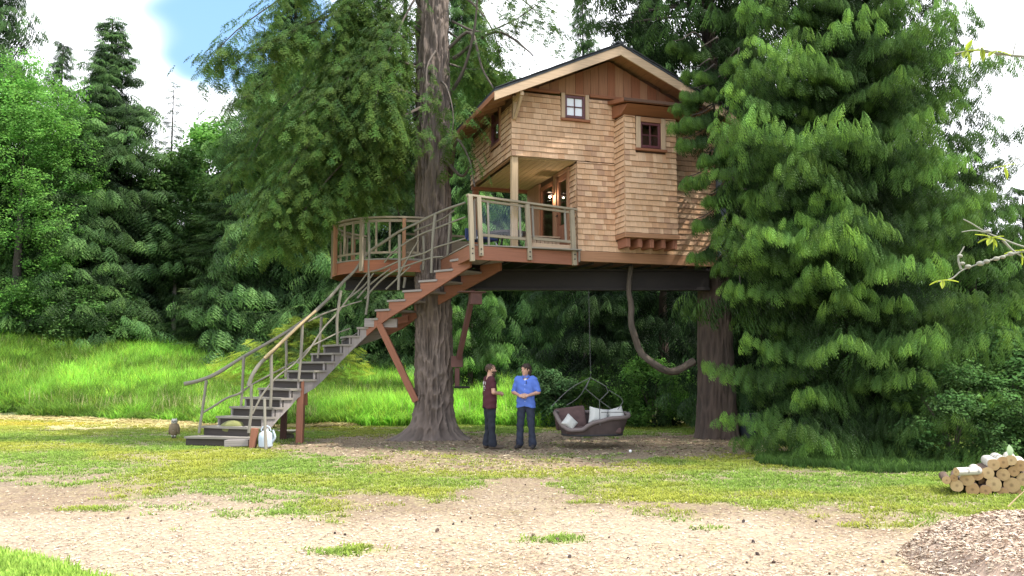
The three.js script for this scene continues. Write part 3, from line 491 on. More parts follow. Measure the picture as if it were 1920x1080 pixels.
// ---------------------------------------------------------------- the treehouse (its own axes: x along the front wall, z towards the viewer, y from the ground)
const YAW = 18 * Math.PI / 180, HO = V(0, 0, -18);
const house = thing('treehouse', 'cedar-shingled treehouse with gable roof, porch and railed deck raised between two big trees', 'treehouse', HO, YAW);
const toHouse = (p) => p.clone().sub(HO).applyAxisAngle(V(0, 1, 0), -YAW);
{
  const R = rng(321);
  // walls: core boxes behind the shingles, with openings left for the windows
  const wallMat = M.inner, wall = [];
  const W1 = [1.22, 1.70, 7.15, 7.66], BAYZ = 0.5, W2 = [2.80, 3.30, 6.48, 7.05];
  wall.push(boxAB(0.02, 1.22, 6.25, 7.62, -0.10, -0.02, 0), boxAB(1.22, 1.70, 6.25, 7.15, -0.10, -0.02, 0), boxAB(1.70, 5.0, 6.25, 7.72, -0.10, -0.02, 0), boxAB(1.52, 5.0, 4.2, 6.25, -0.10, -0.02, 0));
  wall.push(boxAB(0.02, 0.10, 6.25, 7.5, -0.86, -0.10, 0), boxAB(0.02, 0.10, 6.25, 6.75, -1.5, -0.86, 0), boxAB(0.02, 0.10, 6.25, 7.5, -3.3, -1.5, 0));
  wall.push(boxAB(1.50, 1.60, 4.2, 6.25, -0.45, -0.10, 0), boxAB(1.50, 1.60, 4.2, 4.45, -3.3, -0.45, 0), boxAB(1.50, 1.60, 6.05, 6.25, -3.3, -0.45, 0), boxAB(1.50, 1.60, 4.45, 6.05, -1.3, -1.15, 0), boxAB(1.50, 1.60, 4.45, 6.05, -3.3, -2.3, 0));
  wall.push(boxAB(0.10, 5.0, 6.25, 7.5, -3.4, -3.3, 0), boxAB(1.6, 5.0, 4.2, 6.25, -3.4, -3.3, 0), boxAB(4.9, 5.0, 4.2, 7.5, -3.3, -0.1, 0), boxAB(1.6, 4.9, 4.0, 4.19, -3.3, -0.1, 0));
  part('wall', mergeGeometries(wall), wallMat, house);
  const bay = [boxAB(2.44, 2.8, 4.58, 7.2, 0, BAYZ - 0.02, 0), boxAB(3.3, 3.66, 4.58, 7.2, 0, BAYZ - 0.02, 0), boxAB(2.8, 3.3, 4.58, 6.48, 0, BAYZ - 0.02, 0), boxAB(2.8, 3.3, 7.05, 7.2, 0, BAYZ - 0.02, 0), boxAB(2.8, 3.3, 6.48, 7.05, 0, 0.1, 0)];
  part('bay', mergeGeometries(bay), wallMat, house);
  // porch ceiling boards, run from front to back
  for (let i = 0; i < 10; i++) part('ceiling_board', boxAB(0.06 + i * 0.144, 0.06 + i * 0.144 + 0.139, 6.17, 6.2 + 0.002 * (i % 2), -3.28, -0.12), M.ceiling, house);
  part('header', boxAB(0.0, 1.52, 6.1, 6.25, -3.34, -3.18), M.cedarRed, house);
  part('header', boxAB(0.0, 1.5, 6.19, 6.25, -0.16, -0.03), M.trimPale, house); part('header', boxAB(0.0, 0.14, 6.17, 6.25, -3.1, -0.17), M.cedarMid, house);
  part('porch_post', boxAB(0.01, 0.15, 4.2, 6.19, -0.16, -0.02, 0.012), M.post, house); part('porch_post', boxAB(0.02, 0.16, 4.2, 6.1, -3.32, -3.18, 0.012), M.cedarRed, house);
  // gable: vertical boards under the roof
  const ridge = [2.3, 8.56], slope = 0.455, under = (x) => ridge[1] - slope * Math.abs(x - ridge[0]) - 0.02;
  for (let x = 0.02; x < 4.9;) {
    const w = 0.16 + 0.09 * R(), x1 = Math.min(x + w, 4.95), mid = (x + x1) / 2, y0 = 7.7, y1a = under(x), y1b = under(x1 - 0.008); if (Math.min(y1a, y1b) > y0 + 0.03) {
      const s = new THREE.Shape([new THREE.Vector2(x, y0), new THREE.Vector2(x1 - 0.008, y0), new THREE.Vector2(x1 - 0.008, y1b), ...(x < ridge[0] && x1 > ridge[0] ? [new THREE.Vector2(ridge[0], under(ridge[0]))] : []), new THREE.Vector2(x, y1a)]);
      const g = new THREE.ExtrudeGeometry(s, { depth: 0.02, bevelEnabled: false }); grain(g, 900 + x * 10); g.translate(0, 0, -0.02 + 0.008 * R());
      const k = 0.7 + 0.6 * R(); part('gable_board', g, [M.gable, M.cedarMid, M.cedarRed][Math.floor(R() * 2.99)], house);
    } x = x1;
  }
  part('wall', boxAB(0.3, 4.6, 7.74, 7.95, -0.12, -0.04, 0), wallMat, house); part('wall', boxAB(1.0, 3.6, 7.95, 8.2, -0.12, -0.04, 0), wallMat, house);
  part('gable_band', boxAB(0.08, 1.1, 7.66, 7.73, -0.01, 0.04), M.cedarRed, house); part('gable_band', boxAB(1.82, 4.9, 7.66, 7.73, -0.01, 0.04), M.cedarRed, house);
  // roof: two slabs with a boarded soffit, pale barge boards, rafter tails along the left eave
  const edge = (side) => side < 0 ? -0.58 : 5.25, top = (x) => 8.72 - slope * Math.abs(x - ridge[0]);
  for (const s of [-1, 1]) {
    const xe = edge(s), P = (x, dy) => [x, top(x) + dy], poly = (dy0, dy1) => new THREE.Shape([P(ridge[0], dy0), P(xe, dy0), P(xe, dy1), P(ridge[0], dy1)].map((p) => new THREE.Vector2(...p)));
    const slab = new THREE.ExtrudeGeometry(poly(-0.045, 0.0), { depth: 4.4, bevelEnabled: false }); grain(slab, 3); slab.translate(0, 0, -3.75); part('roof', slab, M.roof, house);
    // shingled top in courses
    const courses = Math.ceil(Math.abs(xe - ridge[0]) / 0.28), cs = [];
    for (let i = 0; i < courses; i++) { const xa = mix(xe - s * 0.0, ridge[0], i / courses), xb = mix(xe, ridge[0], (i + 1.25) / courses), c = boxAB(-Math.hypot(xb - xa, (xb - xa) * slope) / 2, Math.hypot(xb - xa, (xb - xa) * slope) / 2, 0, 0.014, -2.22, 2.22, 0); c.rotateZ(-s * Math.atan(slope) * 1); c.rotateZ(0); c.translate((xa + xb) / 2, (top(xa) + top(xb)) / 2 + 0.014 + 0.004 * (i % 2), -1.55); cs.push(c); }
    part('roof_course', mergeGeometries(cs), M.roof, house, { kind: 'stuff' });
    for (let i = 0; i < 18; i++) {                                                       // soffit boards run along the eave
      const n = 18, a = mix(xe, ridge[0], i / n), b = mix(xe, ridge[0], (i + 0.95) / n);
      const g = new THREE.ExtrudeGeometry(new THREE.Shape([[a, top(a) - 0.065], [b, top(b) - 0.065], [b, top(b) - 0.047], [a, top(a) - 0.047]].map((p) => new THREE.Vector2(...p))), { depth: 4.34, bevelEnabled: false }); grain(g, i); g.translate(0, 0, -3.72); part('soffit_board', g, M.soffit, house);
    }
    const bs = new THREE.Shape([P(ridge[0], -0.25), P(xe, -0.235), P(xe, -0.047), P(ridge[0], -0.047)].map((p) => new THREE.Vector2(...p)));
    const bg = new THREE.ExtrudeGeometry(bs, { depth: 0.035, bevelEnabled: true, bevelThickness: 0.004, bevelSize: 0.004, bevelSegments: 1 }); grain(bg, 40 + s); bg.translate(0, 0, 0.6); part('barge_board', bg, M.trimPale, house);
    if (s < 0) for (let i = 0; i < 9; i++) { const z = 0.35 - i * 0.47; const x0 = xe + 0.05, x1 = 0.02; const g = new THREE.ExtrudeGeometry(new THREE.Shape([P(x0, -0.16), P(x1, -0.19), P(x1, -0.068), P(x0, -0.068)].map((p) => new THREE.Vector2(...p))), { depth: 0.045, bevelEnabled: false }); grain(g, i); g.translate(0, 0, z); part('rafter_tail', g, M.cedarMid, house); }
    const fg = boxAB(xe - 0.02, xe + 0.015, top(xe) - 0.17, top(xe) - 0.05, -3.72, 0.6); part('eave_board', fg, M.cedarRed, house);
  }
  part('ridge_cap', boxAB(ridge[0] - 0.09, ridge[0] + 0.09, 8.735, 8.775, -3.76, 0.66), M.roof, house);
  // knee bracket at the front left corner
  { const b = part('eave_bracket', boxAB(0.0, 0.075, 6.98, 7.5, 0.03, 0.09), M.trimPale, house); part('brace', timber(V(0.037, 7.0, 0.09), V(0.037, 7.36, 0.52), 0.06, 0.08), M.trimPale, b); part('arm', boxAB(0.0, 0.075, 7.36, 7.45, 0.09, 0.58), M.trimPale, b); }
  // shingles
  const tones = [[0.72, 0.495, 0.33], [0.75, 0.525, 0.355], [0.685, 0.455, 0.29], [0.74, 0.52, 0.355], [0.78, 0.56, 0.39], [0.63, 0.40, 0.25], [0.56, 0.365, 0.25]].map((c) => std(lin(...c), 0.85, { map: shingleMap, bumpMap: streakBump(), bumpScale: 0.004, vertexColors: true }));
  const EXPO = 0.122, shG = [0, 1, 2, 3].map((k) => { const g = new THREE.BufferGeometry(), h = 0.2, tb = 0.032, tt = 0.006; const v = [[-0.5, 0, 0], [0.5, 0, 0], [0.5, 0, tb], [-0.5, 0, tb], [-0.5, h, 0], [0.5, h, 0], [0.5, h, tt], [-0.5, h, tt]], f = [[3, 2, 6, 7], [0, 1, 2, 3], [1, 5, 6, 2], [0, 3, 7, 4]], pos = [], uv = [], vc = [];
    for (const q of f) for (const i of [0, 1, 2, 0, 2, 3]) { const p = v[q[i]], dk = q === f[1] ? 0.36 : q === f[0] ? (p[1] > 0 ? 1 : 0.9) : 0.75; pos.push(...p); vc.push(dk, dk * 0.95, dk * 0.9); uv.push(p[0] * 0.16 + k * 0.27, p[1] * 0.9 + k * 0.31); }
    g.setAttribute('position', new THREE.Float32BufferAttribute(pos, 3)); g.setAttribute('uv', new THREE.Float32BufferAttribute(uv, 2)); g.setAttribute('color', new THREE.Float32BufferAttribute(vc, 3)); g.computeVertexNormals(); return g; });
  const list = [];
  const field = (x0, x1, y0, y1, frame, holes = [], phase = 0) => {                       // frame(x, y) -> matrix of that wall
    const rows = Math.ceil((y1 - y0) / EXPO);
    for (let r = 0; r < rows; r++) { const y = y0 + r * EXPO + (R() - 0.5) * 0.006; let x = x0; while (x < x1 - 0.005) { let w = 0.08 + 0.14 * R(); if (x + w > x1 - 0.05) w = x1 - x; const xa = x, xb = x + w; x = xb; if (y + 0.02 > y1) continue;
      let segs = [[xa, xb]]; for (const [a, b, c, d] of holes) if (y + EXPO * 0.8 > c && y < d - 0.01) segs = segs.flatMap(([s, e]) => [[s, Math.min(e, a)], [Math.max(s, b), e]].filter(([p, q]) => q - p > 0.012));
      for (const [s, e] of segs) list.push({ m: frame((s + e) / 2, y + (R() - 0.5) * 0.008, Math.max(0.01, e - s - 0.0025), Math.min(1, (y1 - y) / 0.2)), k: Math.floor(R() * 4), t: tones[Math.floor(clamp(R() * 0.75 + 1.6 * (fbm(frame(x, y, 1, 1).elements[12] * 1.4, y * 1.1, frame(x, y, 1, 1).elements[14] * 1.4 + 3, 3) - 0.42), 0, 0.999) * 7)], w: e - s }); } }
  };
  const mk = (px, py, pz, ry, tilt, w, hs) => new THREE.Matrix4().makeTranslation(px, py, pz).multiply(new THREE.Matrix4().makeRotationY(ry)).multiply(new THREE.Matrix4().makeRotationX(-tilt)).scale(V(w, hs, 1));
  const front = (z) => (x, y, w, hs) => mk(x, y, z, 0, 0.062, w, hs), leftF = (xw) => (x, y, w, hs) => mk(xw, y, x, -Math.PI / 2, 0.062, w, hs);
  field(-0.015, 2.42, 6.2, 7.62, front(0.0), [[1.12, 1.80, 7.05, 7.8], [-1, 0.08, 6.97, 7.8]]); field(1.5, 2.42, 4.2, 6.19, front(0.0));
  field(2.42, 3.68, 4.58, 7.18, front(BAYZ), [[2.68, 3.42, 6.38, 7.17]]); field(-BAYZ, -0.02, 4.58, 7.18, (x, y, w, hs) => mk(2.42, y, -x, -Math.PI / 2, 0.062, w, hs));
  field(3.68, 4.98, 4.2, 7.6, front(0.0)); field(2.42, 3.68, 7.22, 7.55, front(0.0)); field(2.42, 3.68, 4.2, 4.44, front(0.0));
  const nFront = list.length;
  field(-3.3, -0.02, 6.2, 7.35, leftF(0.0), [[-1.6, -0.76, 6.66, 7.6]]); field(-0.42, -0.03, 4.2, 6.15, leftF(1.5));
  const camL = toHouse(V(0, EYE, 0)), order = list.map((s, i) => ({ s, i, size: s.w / Math.hypot(s.m.elements[12] - camL.x, s.m.elements[14] - camL.z) * (i >= nFront ? 0.25 : s.m.elements[12] > 3.68 ? 0.5 : 1) })).sort((a, b) => b.size - a.size);
  const rest = new Map();
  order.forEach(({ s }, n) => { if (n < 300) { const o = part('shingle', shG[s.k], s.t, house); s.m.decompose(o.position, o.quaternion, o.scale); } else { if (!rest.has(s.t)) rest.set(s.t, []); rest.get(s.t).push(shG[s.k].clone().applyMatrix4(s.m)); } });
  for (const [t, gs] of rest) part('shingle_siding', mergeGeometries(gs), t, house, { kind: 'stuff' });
  // windows
  const win = (W, z, T, name, backing) => {
    const [x0, x1, y0, y1] = W, w = part('window', mergeGeometries([boxAB(x0, x0 + 0.055, y0, y1, z - 0.06, z - 0.005), boxAB(x1 - 0.055, x1, y0, y1, z - 0.06, z - 0.005), boxAB(x0 + 0.055, x1 - 0.055, y1 - 0.055, y1, z - 0.06, z - 0.005), boxAB(x0 + 0.055, x1 - 0.055, y0, y0 + 0.06, z - 0.06, z - 0.005)]), M.sash, house);
    const xm = (x0 + x1) / 2, ym = (y0 + y1) / 2 + 0.005;
    part('muntin', boxAB(xm - 0.012, xm + 0.012, y0 + 0.06, y1 - 0.055, z - 0.045, z - 0.02), M.sash, w); part('muntin', boxAB(x0 + 0.055, xm - 0.012, ym - 0.012, ym + 0.012, z - 0.045, z - 0.02), M.sash, w); part('muntin', boxAB(xm + 0.012, x1 - 0.055, ym - 0.012, ym + 0.012, z - 0.045, z - 0.02), M.sash, w);
    for (const [a, b] of [[x0 + 0.055, xm - 0.012], [xm + 0.012, x1 - 0.055]]) for (const [c, d] of [[y0 + 0.06, ym - 0.012], [ym + 0.012, y1 - 0.055]]) part('pane', new THREE.PlaneGeometry(b - a, d - c).translate((a + b) / 2, (c + d) / 2, z - 0.034), M.glass, w);
    if (backing) part('curtain', new THREE.PlaneGeometry(x1 - x0 - 0.02, y1 - y0 - 0.02).translate(xm, ym, z - 0.055), backing, w);
    const [a, b, c, d] = T; part('window_trim', boxAB(a, x0 - 0.002, c + 0.06, d, z - 0.01, z + 0.03), M.trimPale, w); part('window_trim', boxAB(x1 + 0.002, b, c + 0.06, d, z - 0.01, z + 0.03), M.trimPale, w); part('window_trim', boxAB(x0 - 0.002, x1 + 0.002, y1 + 0.002, d, z - 0.01, z + 0.028), M.cedarMid, w);
    part('sill', boxAB(a - 0.02, b + 0.02, c, c + 0.055, z - 0.01, z + 0.055), M.cedarRed, w); return w;
  };
  win(W1, 0.02, [1.13, 1.79, 7.07, 7.69], 'window', M.curtain); win(W2, BAYZ + 0.02, [2.69, 3.41, 6.4, 7.16], 'window', null);
  { // left wall window under the eave, seen edge on
    const w = part('window', mergeGeometries([boxAB(-0.03, 0.03, 6.75, 7.5, -0.92, -0.86), boxAB(-0.03, 0.03, 6.75, 7.5, -1.5, -1.44), boxAB(-0.03, 0.03, 6.75, 6.81, -1.44, -0.92), boxAB(-0.03, 0.03, 7.2, 7.26, -1.44, -0.92)]), M.sash, house);
    part('pane', new THREE.PlaneGeometry(0.52, 0.65).rotateY(-Math.PI / 2).translate(0.01, 7.1, -1.18), M.glass, w); part('window_trim', boxAB(-0.035, 0.0, 6.67, 6.74, -1.6, -0.76), M.cedarMid, w); part('window_trim', boxAB(-0.035, 0.0, 6.75, 7.5, -0.855, -0.77), M.cedarMid, w); part('window_trim', boxAB(-0.035, 0.0, 6.75, 7.5, -1.59, -1.505), M.cedarMid, w);
  }
  // bay: little roof, floor board and joists
  part('bay_roof', (() => { const s = new THREE.Shape([[-0.02, 7.62], [0.86, 7.44], [0.86, 7.36], [-0.02, 7.54]].map((p) => new THREE.Vector2(...p))), g = new THREE.ExtrudeGeometry(s, { depth: 1.95, bevelEnabled: false }); grain(g, 8); g.rotateY(-Math.PI / 2); g.translate(4.2, 0, 0.0); return g; })(), M.cedarRed, house);
  part('bay_soffit', (() => { const s = new THREE.Shape([[0.0, 7.22], [0.5, 7.185], [0.84, 7.33], [0.0, 7.5]].map((p) => new THREE.Vector2(...p))), g = new THREE.ExtrudeGeometry(s, { depth: 1.75, bevelEnabled: false }); grain(g, 9); g.rotateY(-Math.PI / 2); g.translate(4.1, 0, 0.01); return g; })(), M.cedarRed, house);
  part('bay_fascia', boxAB(2.24, 4.22, 7.37, 7.44, 0.862, 0.885), M.inner, house);
  part('bay_base', boxAB(2.40, 3.72, 4.47, 4.575, 0.0, 0.53), M.cedarMid, house);
  for (let i = 0; i < 5; i++) { const x = 2.46 + i * 0.285; part('joist_end', boxAB(x, x + 0.095, 4.27, 4.465, -0.1, 0.46), M.redStain, house); }
  part('skirt_board', boxAB(1.56, 4.95, 3.97, 4.195, -0.03, 0.03), M.cedarMid, house); part('corner_board', boxAB(1.49, 1.555, 3.95, 4.2, -0.06, 0.035), M.greyWood, house);
  part('downpipe', branchTube([V(5.06, 4.2, 0.08), V(5.06, 5.0, 0.08), V(5.06, 6.0, 0.08)], 0.11, 0.11, 8, 12, 0, 2), std(lin(0.12, 0.14, 0.17), 0.6), house, { label: 'blue-grey pipe at the right end of the wall' });
  // porch wall: door and glazed panels in red-brown frames
  const door = part('door', mergeGeometries([boxAB(1.47, 1.53, 4.2, 4.9, -1.14, -0.47), boxAB(1.47, 1.53, 4.9, 6.05, -0.57, -0.47), boxAB(1.47, 1.53, 4.9, 6.05, -1.14, -1.04), boxAB(1.47, 1.53, 5.93, 6.05, -1.04, -0.57)]), M.cedarRed, house);
  part('pane', new THREE.PlaneGeometry(0.5, 1.05).rotateY(-Math.PI / 2).translate(1.5, 5.42, -0.805), M.glass, door); part('handle', new THREE.CapsuleGeometry(0.012, 0.1, 4, 8).rotateX(Math.PI / 2).translate(1.44, 5.15, -1.09), M.steel, door);
  part('door_frame', mergeGeometries([boxAB(1.44, 1.5, 4.2, 6.15, -0.465, -0.38), boxAB(1.44, 1.5, 4.2, 6.15, -1.32, -1.15), boxAB(1.44, 1.5, 6.06, 6.15, -1.15, -0.465)]), M.cedarMid, house);
  const gw = part('porch_window', mergeGeometries([boxAB(1.46, 1.52, 4.46, 4.56, -2.29, -1.33), boxAB(1.46, 1.52, 5.95, 6.04, -2.29, -1.33), boxAB(1.46, 1.52, 4.56, 5.95, -1.42, -1.33), boxAB(1.46, 1.52, 4.56, 5.95, -2.29, -2.2)]), M.cedarRed, house);
  part('pane', new THREE.PlaneGeometry(0.78, 1.39).rotateY(-Math.PI / 2).translate(1.49, 5.25, -1.81), M.glass, gw); part('wall_panel', boxAB(1.44, 1.5, 4.2, 6.15, -3.2, -2.3), M.cedarMid, house);
  for (let i = 0; i < 9; i++) part('bench_slat', boxAB(0.62 + i * 0.094, 0.62 + i * 0.094 + 0.085, 4.21, 4.6, -0.98, -0.955), M.trimPale, house);
  part('bench_top', boxAB(0.58, 1.46, 4.605, 4.64, -1.3, -0.92), M.trimPale, house);
  // deck: fascia boards, floor boards and the round platform about the trunk
  const C = toHouse(V(-2.78, 0, -21.45)), CR = 1.74, FY = 4.2;
  const dl = -1.02, fz = (x) => mix(0.27, 0.03, (x - dl) / (1.5 - dl));
  part('deck_fascia', timber(V(dl, 4.02, fz(dl)), V(1.5, 4.02, fz(1.5)), 0.05, 0.29), M.redStain, house); part('deck_fascia', timber(V(dl + 0.02, 4.02, fz(dl) - 0.03), V(dl + 0.02, 4.02, -3.4), 0.05, 0.29), M.redStain, house);
  for (let i = 0; i < 26; i++) { const z = 0.25 - i * 0.142; part('deck_board', boxAB(dl - 0.02, 1.5, 4.172, 4.2, z - 0.135, z), M.greyWood, house); }
  { const s = new THREE.Shape(); s.absarc(0, 0, CR, 0, Math.PI * 2); const g = new THREE.ExtrudeGeometry(s, { depth: 0.028, bevelEnabled: false, curveSegments: 48 }); g.rotateX(-Math.PI / 2); grain(g, 77); g.translate(C.x, 4.166, C.z); part('round_deck', g, M.greyWood, house);
    const f = new THREE.CylinderGeometry(CR - 0.01, CR - 0.01, 0.28, 64, 1, true); const uv = f.attributes.uv; for (let i = 0; i < uv.count; i++) uv.setXY(i, uv.getY(i) * 0.4, uv.getX(i) * 6); f.translate(C.x, 4.02, C.z); part('curved_fascia', f, new THREE.MeshStandardMaterial({ ...std(lin(0.40, 0.145, 0.075), 0.75), color: lin(0.40, 0.145, 0.075), map: woodMap, side: THREE.DoubleSide, roughness: 0.75 }), house); }
  part('floor_deck', boxAB(-2.3, -1.06, 4.15, 4.162, -3.6, -2.4, 0), M.greyWood, house);
  // front railing
  const rp = (x, y, dz = 0) => V(x, y, fz(x) + dz), cap = part('rail_cap', timber(rp(dl - 0.06, 5.21, 0.02), rp(1.46, 5.09, 0.02), 0.11, 0.045), M.railWood, house);
  part('rail', timber(rp(dl + 0.1, 5.13), rp(1.42, 5.02), 0.04, 0.05), M.railWood, house); part('rail', timber(rp(-0.72, 4.40), rp(0.3, 4.375), 0.045, 0.06), M.railWood, house); part('rail', timber(rp(0.42, 4.40), rp(1.38, 4.375), 0.045, 0.06), M.railWood, house);
  for (const [x, w, y0, y1, lean] of [[-0.99, 0.105, 3.83, 5.19, 0.03], [-0.80, 0.10, 3.95, 5.17, 0.03], [0.30, 0.095, 3.92, 5.11, 0.03], [1.36, 0.095, 3.86, 5.06, 0.03]]) part('railing_post', timber(rp(x - lean, y1, 0.06), rp(x + lean, y0, 0.06), w, 0.09, V(1, 0, 0)), M.railWood, house);
  for (const [x, y0] of [[-0.6, 4.2], [0.12, 4.38], [0.42, 4.4], [1.19, 4.38], [-0.9, 4.3]]) part('baluster', timber(rp(x - 0.01, 5.11), rp(x + 0.02, y0), 0.042, 0.042, V(1, 0, 0)), M.greyWood, house);
  part('glass_panel', timber(rp(-0.72, 4.76, -0.02), rp(0.24, 4.76, -0.02), 0.008, 0.66, V(0, 1, 0), 0), new THREE.MeshPhysicalMaterial({ color: 0xffffff, transmission: 1, thickness: 0, roughness: 0.02, ior: 1.35 }), house);
  part('kick_board', timber(rp(0.4, 4.24, -0.01), rp(1.38, 4.24, -0.01), 0.03, 0.13), M.trimPale, house);
  for (const x of [-0.97, -0.78, 0.32, 1.38]) for (const y of [3.99, 4.09]) part('bolt', new THREE.CylinderGeometry(0.016, 0.018, 0.016, 8).rotateX(Math.PI / 2).translate(x, y, fz(x) + 0.112), M.steel, house);
  // curved railing of the round deck, from behind the stairs round to the back
  const ang = (px) => { const w = at(px, 420, 1); const dx = w.x, t = Math.atan2(dx, 1); return t; };
  const arc = (a, y, r = CR - 0.05) => V(C.x + r * Math.sin(a), y, C.z + r * Math.cos(a));
  const a0 = 0.42, a1 = -2.7, along = (a, b, y, r) => { const q = []; for (let i = 0; i <= 18; i++) q.push(arc(mix(a, b, i / 18), y, r)); return q; };
  const flat = (pts, w, h, name, mat) => { const gs = []; for (let i = 0; i + 1 < pts.length; i++) gs.push(timber(pts[i], pts[i + 1].clone().addScaledVector(pts[i + 1].clone().sub(pts[i]).normalize(), 0.01), w, h, V(0, 1, 0), 0)); part(name, mergeGeometries(gs), mat, house); };
  flat(along(a0 + 0.05, a1, 5.17), 0.12, 0.04, 'curved_rail_cap', M.railWood); flat(along(a0, a1, 5.09), 0.035, 0.06, 'curved_rail', M.railWood); flat(along(a0, a1, 4.34), 0.035, 0.05, 'curved_rail', M.railWood);
  for (let i = 0; i < 17; i++) { const a = mix(a0, a1, i / 16), big = i % 3 === 0; part(big ? 'railing_post' : 'baluster', timber(arc(a, 5.13, CR + (big ? 0.03 : -0.05)), arc(a, big ? 3.9 : 4.34, CR + (big ? 0.03 : -0.05)), big ? 0.085 : 0.045, big ? 0.085 : 0.045, V(Math.cos(a), 0, -Math.sin(a))), i % 6 === 3 ? M.cedarMid : M.railWood, house); }
  part('railing_post', timber(arc(a0 - 0.02, 5.12), arc(a0 - 0.02, 4.0), 0.13, 0.13, V(1, 0, 0)), M.railWood, house);
  part('back_rail', timber(V(-1.6, 4.95, -3.55), V(0.1, 4.95, -3.5), 0.1, 0.045), M.railWood, house); part('back_rail', timber(V(-1.6, 4.6, -3.55), V(0.1, 4.6, -3.5), 0.03, 0.45), M.railWood, house);
  // carrying beams and brackets
  { }
  const ibeam = (p, q, h) => { const u = V(0, 1, 0), g = (dy, w, t) => timber(p.clone().add(V(0, dy, 0)), q.clone().add(V(0, dy, 0)), w, t, u); part('beam', mergeGeometries([g(h - 0.03, 0.22, 0.06), g(h / 2, 0.04, h - 0.12), g(0.03, 0.22, 0.06)]), M.steel, house); };
  ibeam(toHouse(at(846, 545, 19.8)), toHouse(at(1330, 545, 19.9)), 0.5); ibeam(toHouse(at(846, 545, 22)), toHouse(at(1330, 545, 22.2)), 0.5); ibeam(toHouse(at(648, 545, 21.3)), toHouse(at(800, 545, 21.2)), 0.34);
  for (let i = 0; i < 13; i++) { const x = -0.85 + i * 0.47; part('floor_joist', boxAB(x, x + 0.05, 3.95, 4.15, -3.3, -0.3), M.dark, house); }  // joists coloured near-black to stand for the shadow below the floor
  part('beam_bracket', mergeGeometries([boxAB(-0.75, -0.5, 3.02, 3.30, -0.75, -0.55), boxAB(-1.0, -0.42, 3.27, 3.298, -0.8, -0.5)]), M.rust, house);
  const kb = [toHouse(at(888, 545, 18.9)), toHouse(at(860, 672, 19.6))]; part('knee_brace', timber(kb[0], kb[1], 0.13, 0.10, V(1, 0, 0)), M.rust, house);
  part('brace_foot', mergeGeometries([timber(toHouse(at(846, 678, 19.8)), toHouse(at(868, 678, 19.8)), 0.12, 0.26), timber(toHouse(at(857, 690, 19.7)), toHouse(at(857, 728, 19.7)), 0.07, 0.1, V(1, 0, 0))]), M.rust, house);
  part('brace_pin', new THREE.CylinderGeometry(0.025, 0.025, 0.36, 10).rotateZ(Math.PI / 2).applyMatrix4(new THREE.Matrix4().setPosition(toHouse(at(866, 726, 19.6)))), M.steel, house);
  // lantern beside the door: lit
  const lp = V(1.33, 5.62, -1.24), lan = part('wall_lantern', mergeGeometries([boxAB(1.36, 1.44, 5.66, 5.70, -1.27, -1.21), boxAB(1.27, 1.39, 5.72, 5.74, -1.30, -1.18), boxAB(1.28, 1.38, 5.5, 5.52, -1.29, -1.19)]), M.steel, house);
  part('bulb', new THREE.SphereGeometry(0.032, 12, 8).translate(lp.x, lp.y, lp.z), new THREE.MeshStandardMaterial({ color: 0xffffff, emissive: new THREE.Color(1, 0.82, 0.62), emissiveIntensity: 5 }), lan);
  const pl = new THREE.PointLight(new THREE.Color(1, 0.8, 0.58), 0.4, 6); pl.position.copy(lp); pl.castShadow = true; house.add(pl);
}
function streakBump() { return streakBump.t ??= dataTex(256, 128, (u, v) => { const g = streakN(u, v); return [g, g, g]; }); }
{ // table and chair on the porch
  const t = thing('patio_table', 'low dark table standing on the porch deck behind the glass rail', 'table', V(0, 0, 0)); const p = house.localToWorld ? V(0.15, 4.2, -0.75).applyAxisAngle(V(0, 1, 0), YAW).add(HO) : 0; t.position.copy(p);
  part('tabletop', new THREE.CylinderGeometry(0.42, 0.42, 0.05, 28).translate(0, 0.42, 0), std(lin(0.07, 0.05, 0.045), 0.6), t); for (let i = 0; i < 4; i++) { const a = i * 1.57 + 0.5; part('leg', branchTube([V(Math.cos(a) * 0.34, 0, Math.sin(a) * 0.34), V(Math.cos(a) * 0.22, 0.4, Math.sin(a) * 0.22)], 0.02, 0.02, 4, 8, 0, 2), M.steel, t); }
  const c = thing('deck_chair', 'folding chair with dark blue seat and white frame at the left end of the porch', 'chair', V(-0.55, 4.2, -0.25).applyAxisAngle(V(0, 1, 0), YAW).add(HO), YAW + 0.5);
  const wt = std(lin(0.7, 0.72, 0.75), 0.5); part('seat', box(0.5, 0.06, 0.48, 0.25, 0.24, -0.3, 0.02), std(lin(0.025, 0.04, 0.11), 0.9), c);
  for (const s of [0, 0.5]) { part('leg', branchTube([V(s, 0, 0), V(s, 0.26, -0.2)], 0.016, 0.016, 3, 7, 0, 1), wt, c); part('leg', branchTube([V(s, 0, -0.5), V(s, 0.28, -0.3)], 0.016, 0.016, 3, 7, 0, 1), wt, c); }
  part('backrest', box(0.5, 0.24, 0.04, 0.25, 0.38, -0.58, 0.02), std(lin(0.025, 0.04, 0.11), 0.9), c);
}
